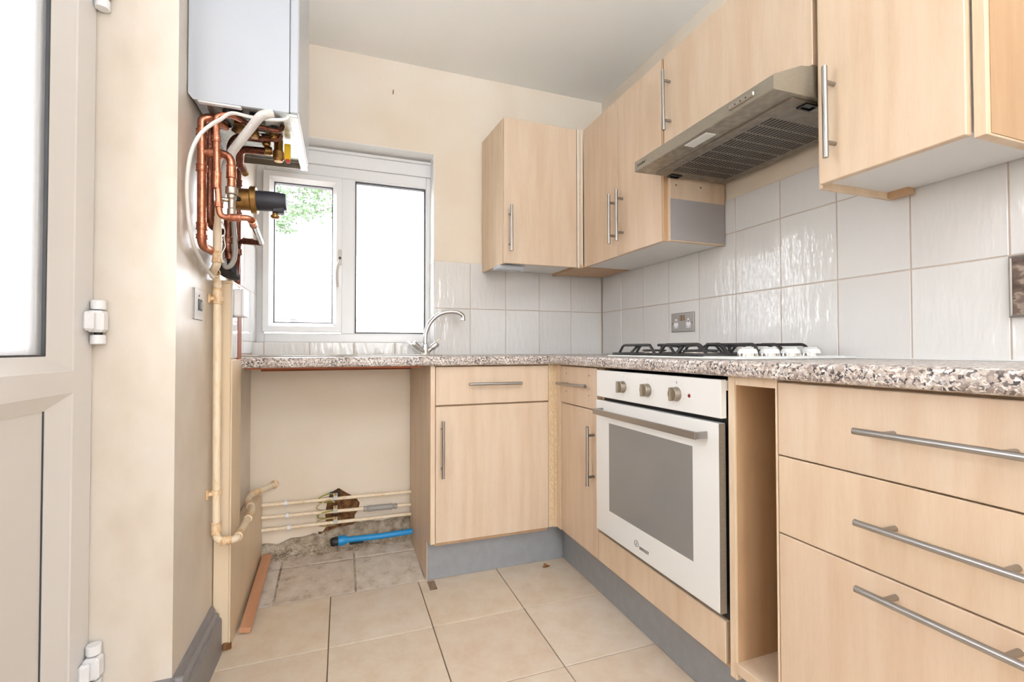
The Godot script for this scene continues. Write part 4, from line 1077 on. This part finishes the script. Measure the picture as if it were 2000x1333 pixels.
	part("nut", MB.new().lathe([Vector2(0.0105, 0.056), Vector2(0.0155, 0.056), Vector2(0.0165, 0.059), Vector2(0.0165, 0.074), Vector2(0.0145, 0.077), Vector2(0.0105, 0.077)], V(-1.629, 1.305, 0.79), U, 6), M.nickel, v)
	part("body", MB.new().lathe([Vector2(0, 0), Vector2(0.009, 0), Vector2(0.011, 0.004), Vector2(0.011, 0.018), Vector2(0.009, 0.022), Vector2(0.0095, 0.044), Vector2(0.012, 0.05), Vector2(0.012, 0.057)], V(-1.629, 1.302, 0.79), U, 14), M.nickel, v)
	part("spindle", MB.new().lathe([Vector2(0, 0), Vector2(0.006, 0), Vector2(0.006, 0.014), Vector2(0.009, 0.015), Vector2(0.009, 0.02), Vector2(0, 0.02)], V(-1.637, 1.345, 0.792), V(-1, 0, 0.2), 10), M.nickel, v)
	# brass filter with the dark cap
	var f := thing("inline_filter", "brass filter with a black cylindrical cap pointing at the window", "filter", V(-1.6, 1.388, 0.66))
	var ax := V(1, 0.045, 0)
	part("body", MB.new().lathe([Vector2(0, 0), Vector2(0.031, 0), Vector2(0.032, 0.004), Vector2(0.032, 0.04), Vector2(0.03, 0.044), Vector2(0.03, 0.05)], V(-1.645, 1.387, 0.66), ax, 24), M.brass, f)
	part("nut", MB.new().lathe([Vector2(0.03, 0), Vector2(0.039, 0.0), Vector2(0.041, 0.003), Vector2(0.041, 0.014), Vector2(0.039, 0.017), Vector2(0.028, 0.017)], V(-1.604, 1.388, 0.66), ax, 16), M.brass, f)
	part("cap", MB.new().lathe([Vector2(0.03, 0), Vector2(0.03, 0.03), Vector2(0.0285, 0.055), Vector2(0.0255, 0.078), Vector2(0.024, 0.081), Vector2(0, 0.081)], V(-1.588, 1.388, 0.66), ax, 24), M.sleeve, f, "dark blue-grey cap")
	part("cap_foot", B(V(-1.545, 1.354, 0.645), V(-1.5125, 1.375, 0.675), 0.003), M.sleeve, f)
	part("drain_nut", MB.new().lathe([Vector2(0, 0), Vector2(0.007, 0), Vector2(0.0125, 0.004), Vector2(0.0125, 0.009), Vector2(0.008, 0.011), Vector2(0.008, 0.018)], V(-1.538, 1.338, 0.66), U, 10), M.brass, f)
	part("lug", B(V(-1.645, 1.372, 0.69), V(-1.625, 1.384, 0.70), 0.002), M.black, f)
	# hoses
	var gp := smooth([V(-1.525, 1.585, 0.83), V(-1.553, 1.573, 0.83), V(-1.588, 1.547, 0.79), V(-1.626, 1.506, 0.76), V(-1.64, 1.487, 0.75), V(-1.657, 1.44, 0.74), V(-1.666, 1.385, 0.725), V(-1.6755, 1.345, 0.72)], 10)
	var g := thing("corrugated_hose", "white corrugated condensate hose slanting down from the boiler", "hose", gp[0])
	part("tube", MB.new().tube(gp, 0.0105, 14), M.white_tube, g)
	var rb := MB.new()
	for i in range(0, 42):
		var q: Vector3 = gp[i]
		var dn: Vector3 = (gp[i + 1] - q)
		for k in 2:
			var c: Vector3 = q + dn * (k * 0.5)
			rb.lathe([Vector2(0.0104, -0.0012), Vector2(0.0118, -0.0006), Vector2(0.0118, 0.0006), Vector2(0.0104, 0.0012)], c, dn, 14)
	part("ribs", rb, M.white_tube, g).set_meta("kind", "stuff")
	pipe("relief_tube", "thin white tube looping out along the wall, left of the copper pipes", "hose", smooth([V(-1.482, 1.575, 0.853), V(-1.492, 1.566, 0.845), V(-1.533, 1.568, 0.825), V(-1.583, 1.572, 0.815), V(-1.623, 1.568, 0.83), V(-1.645, 1.538, 0.85), V(-1.664, 1.516, 0.86), V(-1.686, 1.483, 0.868), V(-1.702, 1.438, 0.872), V(-1.709, 1.389, 0.874), V(-1.711, 1.34, 0.873), V(-1.71, 1.281, 0.866), V(-1.7065, 1.238, 0.857), V(-1.7045, 1.205, 0.832), V(-1.7035, 1.178, 0.77), V(-1.703, 1.16, 0.70), V(-1.7, 1.15, 0.66)], 6), 0.0047, M.white_tube)
	pipe("grey_hose", "grey hose hanging in a loop behind the waste pipe", "hose", smooth([V(-1.652, 1.335, 0.66), V(-1.648, 1.295, 0.66), V(-1.645, 1.25, 0.66), V(-1.647, 1.21, 0.66), V(-1.656, 1.188, 0.66), V(-1.668, 1.182, 0.66), V(-1.674, 1.2, 0.655), V(-1.672, 1.26, 0.65)], 6), 0.0072, M.grey_tube)
	pipe("signal_wire", "thin pale wire trailing between the copper pipes", "wire", smooth([V(-1.66, 1.295, 0.75), V(-1.653, 1.27, 0.75), V(-1.655, 1.25, 0.75), V(-1.652, 1.225, 0.75), V(-1.662, 1.2, 0.75), V(-1.654, 1.18, 0.75)], 5), 0.0016, M.white_tube)
	var bl := thing("pipe_lagging", "black foam lagging around the pipe ends above the boxing", "lagging", V(-1.67, 1.16, 0.6))
	part("sleeve", MB.new().tube(smooth([V(-1.7, 1.24, 0.60), V(-1.698, 1.21, 0.595), V(-1.69, 1.18, 0.585), V(-1.675, 1.172, 0.57), V(-1.662, 1.17, 0.545)], 5), 0.0135, 14), M.black, bl)
	part("sleeve", MB.new().tube(smooth([V(-1.672, 1.25, 0.575), V(-1.67, 1.215, 0.57), V(-1.67, 1.176, 0.56)], 5), 0.0145, 14), M.sleeve, bl)
	# cream waste pipe from the hose down to the floor and away through the bay
	var wp := bend([V(-1.678, 1.358, 0.72), V(-1.677, 1.178, 0.72), V(-1.704, 1.166, 0.655), V(-1.7, 1.15, 0.612), V(-1.697, 0.36, 0.612), V(-1.645, 0.357, 0.606), V(-1.6445, 0.357, 0.33), V(-1.683, 0.3575, 0.2), V(-1.683, 0.3575, 0.12), V(-1.611, 0.358, 0.0)], 0.024)
	var w := pipe("waste_pipe", "cream plastic waste pipe dropping down the boxing and back into the bay", "pipe", wp, 0.0108, M.pipe_cream,
		[[V(-1.6775, 1.2, 0.72), U, 0.032], [V(-1.7, 1.163, 0.64), V(-0.3, -0.2, -1), 0.026], [V(-1.7, 1.1, 0.612), U, 0.05], [V(-1.697, 0.4, 0.612), U, 0.035], [V(-1.67, 0.3585, 0.609), V(1, 0, 0), 0.03], [V(-1.645, 0.357, 0.565), V(0, 0, 1), 0.035], [V(-1.6445, 0.357, 0.405), V(0, 0, 1), 0.04], [V(-1.665, 0.3575, 0.262), V(-0.3, 0, -1), 0.045], [V(-1.67, 0.3576, 0.1), V(0.5, 0, -1), 0.04]], M.pipe_stain, 1.2)
	for y in [1.083, 0.5]:
		var cl := MB.new()
		cl.lathe([Vector2(0.0108, 0), Vector2(0.0145, 0), Vector2(0.0145, 0.015), Vector2(0.0108, 0.015)], V(-1.6985, y, 0.612), U, 16)
		cl.box(V(-1.716, y + 0.002, 0.622), V(-1.704, y + 0.013, 0.632), 0.002)
		cl.box(V(-1.719, y - 0.006, 0.62), V(-1.713, y + 0.021, 0.64), 0.002)
		part("bracket", cl, M.pipe_stain, w)
	part("wall_collar", MB.new().lathe([Vector2(0.0108, 0.0), Vector2(0.017, 0.0), Vector2(0.019, 0.006), Vector2(0.0108, 0.012)], V(-1.612, 0.358, -0.004), V(-0.4, 0, 1), 16), M.pipe_stain, w)

func boxing() -> void:
	var o := thing("pipe_boxing", "cream painted timber boxing in the left corner, with a lower box running into the bay", "boxing", V(-1.69, 0, 0.4))
	var f := MB.new()
	f.box(V(-1.716, 0.012, 0.425), V(-1.6725, 1.146, 0.56), 0.002)
	part("front_board", f, M.boxing, o)
	part("side_board", B(V(-1.6725, 0.0, 0.425), V(-1.668, 0.905, 0.562), 0.001), M.boxing, o)
	part("tile", B(V(-1.6725, 0.91, 0.487), V(-1.668, 1.146, 0.561), 0.001), M.tile0, o, "strip of white tile above worktop height")
	part("batten", B(V(-1.6725, 0.905, 0.426), V(-1.667, 1.1, 0.485), 0.001), M.joist, o, "bare brown timber edge")
	part("top_cap", B(V(-1.716, 1.146, 0.44), V(-1.668, 1.1555, 0.563), 0.003), M.boxing, o)
	part("low_box", MB.new().prism([Vector2(-1.707, 0.001), Vector2(-1.66, 0.001), Vector2(-1.6682, 0.425), Vector2(-1.707, 0.425)], plan_t(0.001), 0.315), M.boxing, o, "lower boxed step inside the bay")
	part("rot_patch", MB.new().box(V(-1.69, 0.001, 0.555), V(-1.664, 0.026, 0.5635), 0.004), M.brick_raw, o, "dark rotten foot")

func bay_pipes() -> void:
	var rows := [[0.279, 0.272, "top"], [0.227, 0.2135, "middle"], [0.174, 0.1695, "lowest"]]
	var mats := [M.pipe_cream, M.pipe_cream, M.pipe_cream]
	for i in 3:
		var r: Array = rows[i]
		var y0: float = r[0]
		var y1: float = r[1]
		var p := thing("heating_pipe", ["topmost of the three cream painted pipes across the bay wall", "middle cream painted pipe across the bay wall, with the grey valve", "lowest of the three cream painted pipes across the bay wall"][i], "pipe", V(-1.35, y0, 0.02))
		part("tube", MB.new().tube([V(-1.6595, y0, 0.02), V(-1.036, y1, 0.02)], 0.0078, 12), mats[i], p)
		var cx := -1.567 + 0.006 * i
		var yc := lerpf(y0, y1, (cx + 1.66) / 0.624)
		part("clip", MB.new().lathe([Vector2(0.0078, -0.006), Vector2(0.0115, -0.006), Vector2(0.0115, 0.006), Vector2(0.0078, 0.006)], V(cx, yc, 0.02), V(1, 0, 0), 14), M.white_plastic, p, "white pipe clip")
		part("clip_base", B(V(cx - 0.006, yc - 0.006, -0.007), V(cx + 0.006, yc + 0.006, 0.012), 0.001), M.white_plastic, p)
		# earthing clamp
		var yk := lerpf(y0, y1, (-1.368 + 1.66) / 0.624)
		var e := thing("earth_clamp", ["earthing clamp on the topmost bay pipe", "earthing clamp on the middle bay pipe", "earthing clamp on the lowest bay pipe"][i], "clamp", V(-1.368, yk, 0.02))
		part("band", MB.new().lathe([Vector2(0.0079, -0.009), Vector2(0.0098, -0.009), Vector2(0.0098, 0.009), Vector2(0.0079, 0.009)], V(-1.368, yk, 0.02), V(1, 0, 0), 14), M.galv, e)
		part("lug", B(V(-1.377, yk - 0.004, 0.0285), V(-1.359, yk + 0.028, 0.0315), 0.001), M.galv, e)
		part("screw", MB.new().lathe([Vector2(0, 0), Vector2(0.006, 0), Vector2(0.006, 0.006), Vector2(0, 0.006)], V(-1.368, yk + 0.022, 0.0315), V(0, 0, 1), 8), M.brass, e)
		if i == 0:
			part("tab", B(V(-1.392, yk + 0.012, 0.012), V(-1.35, yk + 0.03, 0.024), 0.002), M.black, e)
	var r2 := RandomNumberGenerator.new()
	r2.seed = 21
	for i in 4:
		var y := 0.285 - i * 0.035
		var pts := [V(-1.372, y + 0.012, 0.028), V(-1.395, y + 0.018 + 0.01 * sin(i * 2.0), 0.03), V(-1.43 - 0.01 * (i % 2), y + 0.004, 0.024), V(-1.44, y - 0.016, 0.012), V(-1.41, y - 0.028, 0.0), V(-1.37, y - 0.03, -0.012)]
		pipe("earth_wire", ["green-yellow earth wire arching over the top bay pipe", "tan wire looping between the top and middle bay pipes", "green-yellow wire entering the wall hole behind the middle pipe", "tan wire curling above the lowest bay pipe"][i], "wire", smooth(pts, 5), 0.0026, M.wire_green if i % 2 == 0 else M.wire_tan)
	# check valve on the middle pipe
	var c := thing("check_valve", "grey cylindrical in-line valve on the middle bay pipe", "valve", V(-1.175, 0.2145, 0.02))
	var ax := V(1, -0.0216, 0)
	part("body", MB.new().lathe([Vector2(0.008, 0), Vector2(0.0115, 0.002), Vector2(0.0115, 0.012), Vector2(0.009, 0.015), Vector2(0.0135, 0.022), Vector2(0.0135, 0.03), Vector2(0.0125, 0.034), Vector2(0.0125, 0.112), Vector2(0.0135, 0.116), Vector2(0.0135, 0.124), Vector2(0.009, 0.131), Vector2(0.0115, 0.135), Vector2(0.0115, 0.146), Vector2(0.008, 0.149)], V(-1.2495, 0.2163, 0.0205), ax, 18), M.grey_tube, c)
	# blue water main
	var b := thing("water_pipe", "blue plastic water pipe with a capped end lying along the bay wall", "pipe", V(-1.2, 0.1, 0.085))
	part("tube", MB.new().tube([V(-1.325, 0.112, 0.082), V(-1.18, 0.109, 0.084), V(-1.04, 0.1115, 0.082)], 0.0125, 14), M.blue, b)
	part("nut", MB.new().lathe([Vector2(0.0125, 0.0), Vector2(0.0165, 0.002), Vector2(0.021, 0.018), Vector2(0.0215, 0.036), Vector2(0.018, 0.038), Vector2(0, 0.038)], V(-1.318, 0.112, 0.082), V(-1, 0.0, 0.02), 18), M.blue, b)
	part("stop_end", MB.new().lathe([Vector2(0.019, 0.0), Vector2(0.019, 0.02), Vector2(0.015, 0.03), Vector2(0, 0.032)], V(-1.356, 0.112, 0.083), V(-1, -0.1, 0.02), 18), M.black, b, "black stop end")
	part("strap", B(V(-1.31, 0.09, 0.075), V(-1.25, 0.1, 0.09), 0.003), M.black, b)
	# rubble bank where wall meets floor
	var fn := FastNoiseLite.new()
	fn.seed = 3
	fn.frequency = 9.0
	fn.fractal_octaves = 4
	var mb := MB.new()
	var NX := 90
	var NZ := 12
	var P := func(i: int, j: int) -> Vector3:
		var u := float(i) / NX
		var t := float(j) / NZ
		var x := lerpf(-1.662, -1.038, u)
		var top := lerpf(0.112, 0.156, smoothstep(0.3, 0.8, u)) + 0.012 * fn.get_noise_2d(x * 1.5, 7.0)
		var wid := 0.055 + 0.015 * fn.get_noise_2d(x, 3.0) - 0.02 * u
		var y := lerpf(top, 0.036, pow(t, 0.55)) + 0.012 * fn.get_noise_2d(x * 3.0, t * 0.5) * sin(PI * clampf(t, 0.1, 1.0))
		return V(x, y, lerpf(-0.028, wid, pow(t, 0.8)) + 0.01 * fn.get_noise_2d(x * 3.0 + 5.0, t * 0.6) * sin(PI * t))
	for i in NX:
		for j in NZ:
			mb.quad(P.call(i, j), P.call(i + 1, j), P.call(i + 1, j + 1), P.call(i, j + 1), V(0, 1, 0.6))
	single("rubble", mb, M.rubble, "crumbled brown mortar heaped along the foot of the bay wall", "rubble", V(-1.35, 0.05, 0.01)).set_meta("kind", "stuff")
	# terracotta-toned batten leaning on the low box
	var t := Transform3D(Basis(V(0.97, -0.22, -0.02), V(0.22, 0.97, 0.12), V(0.02, -0.13, 1)).orthonormalized(), V(-1.64, 0.012, 0.485))
	single("timber_batten", MB.new().box(V(-0.018, -0.009, -0.46), V(0.018, 0.009, 0), 0.0015, t), M.plank, "loose reddish timber batten lying along the low boxing", "batten", V(-1.64, 0, 0.26))

func small_things() -> void:
	# steel switch on the left wall
	var xs := -1.7213
	var s := thing("light_switch", "brushed steel light switch on the left wall below the boiler", "switch", V(xs, 1.06, 0.732))
	part("plate", B(V(xs - 0.002, 1.02, 0.692), V(xs + 0.004, 1.105, 0.775), 0.0015), M.bar, s)
	part("surround", B(V(xs + 0.004, 1.046, 0.703), V(xs + 0.005, 1.078, 0.74), 0.0004), M.black, s)
	part("rocker", B(V(xs + 0.003, 1.05, 0.707), V(xs + 0.0085, 1.07, 0.724), 0.001), M.grey_tube, s)
	part("screw", B(V(xs + 0.0035, 1.084, 0.728), V(xs + 0.0048, 1.09, 0.734)), M.gasket, s)
	# fused spur box on the boxing
	var f := thing("spur_box", "white surface-mounted electrical box on the pipe boxing above the worktop", "electrical box", V(-1.668, 1.085, 0.52))
	part("box", B(V(-1.668, 1.043, 0.475), V(-1.6465, 1.131, 0.558), 0.004), M.white_plastic, f)
	part("face", B(V(-1.6465, 1.043, 0.474), V(-1.6385, 1.131, 0.559), 0.003), M.white_plastic, f)
	for z in [0.505, 0.521]:
		part("slot", B(V(-1.639, 1.082, z - 0.003), V(-1.638, 1.094, z + 0.003), 0.0003), M.grey_tube, f)
	# double socket behind the hob
	var d := thing("double_socket", "brushed steel double power socket on the tiles behind the hob", "socket", V(0, 1.048, 0.65))
	part("plate", B(V(-0.0065, 1.0085, 0.5805), V(0.001, 1.089, 0.72), 0.002), M.bar, d)
	for zc in [0.613, 0.688]:
		var u := part("outlet", B(V(-0.0072, 1.025, zc - 0.013), V(-0.006, 1.048, zc + 0.013), 0.0004), M.white_plastic, d)
		part("outlet_top", B(V(-0.0072, 1.046, zc - 0.006), V(-0.006, 1.064, zc + 0.006), 0.0004), M.white_plastic, u)
		for h in [[0.051, 0.0, 0.004, 0.009], [0.032, -0.0075, 0.0045, 0.0035], [0.032, 0.0075, 0.0045, 0.0035]]:
			part("hole", B(V(-0.0076, 1.0 + h[0] - 0.0035, zc + h[1] - h[2] / 2), V(-0.0071, 1.0 + h[0] - 0.0035 + h[3], zc + h[1] + h[2] / 2)), M.black, u)
	for zc in [0.643, 0.658]:
		part("switch", B(V(-0.0085, 1.056, zc - 0.0065), V(-0.006, 1.078, zc + 0.0065), 0.0008), M.tape, d)
	part("screw", MB.new().lathe([Vector2(0, 0.001), Vector2(0.002, 0.001), Vector2(0.002, 0)], V(-0.0065, 1.045, 0.592), V(-1, 0, 0), 8), M.gasket, d)
	part("screw", MB.new().lathe([Vector2(0, 0.001), Vector2(0.002, 0.001), Vector2(0.002, 0)], V(-0.0065, 1.045, 0.709), V(-1, 0, 0), 8), M.gasket, d)
	# polished plate at the right edge
	var p := thing("polished_plate", "polished dark metal plate on the tiles at the right edge", "plate", V(0, 1.07, 1.75))
	part("frame", MB.new().ring(1.6735, 1.86, 1.0035, 1.134, [Vector2(0, 0), Vector2(0, 0.009), Vector2(0.003, 0.0105), Vector2(0.0055, 0.009), Vector2(0.0055, 0)], Transform3D(Basis(V(0, 0, 1), V(0, 1, 0), V(-1, 0, 0)), V(0, 0, 0))), M.bar, p)
	part("face", B(V(-0.0075, 1.006, 1.677), V(0, 1.131, 1.856)), M.photo_dark, p)
	# bits and pieces
	single("wall_hook", MB.new().tube(smooth([V(-1.122, 2.145, -0.006), V(-1.122, 2.146, 0.006), V(-1.122, 2.152, 0.01), V(-1.122, 2.158, 0.006)], 4), 0.002, 8), M.brass, "tiny brass hook on the bare wall above the window", "hook", V(-1.122, 2.15, 0))
	single("tape_scrap", MB.new().box(V(-1.018, 0.0006, 0.343), V(-0.989, 0.002, 0.415), 0.0005), M.tape, "grey-brown scrap of tape on the floor by the plinth end", "tape", V(-1.0, 0, 0.38))
	var lf := MB.new()
	for k in 7:
		var an := TAU * k / 7.0
		var c := V(-0.5136, 0.002, 0.392)
		var e := V(cos(an) * (0.016 + 0.008 * (k % 2)), 0.004 + 0.004 * (k % 3), sin(an) * 0.013)
		var w := V(-sin(an), 0.0, cos(an)) * 0.007
		lf.quad(c, c + e * 0.6 + w, c + e, c + e * 0.6 - w, V(0, 1, 0))
	single("dead_leaf", lf, M.dead_leaf, "small curled brown leaf on the floor near the plinth corner", "leaf", V(-0.5136, 0, 0.392))
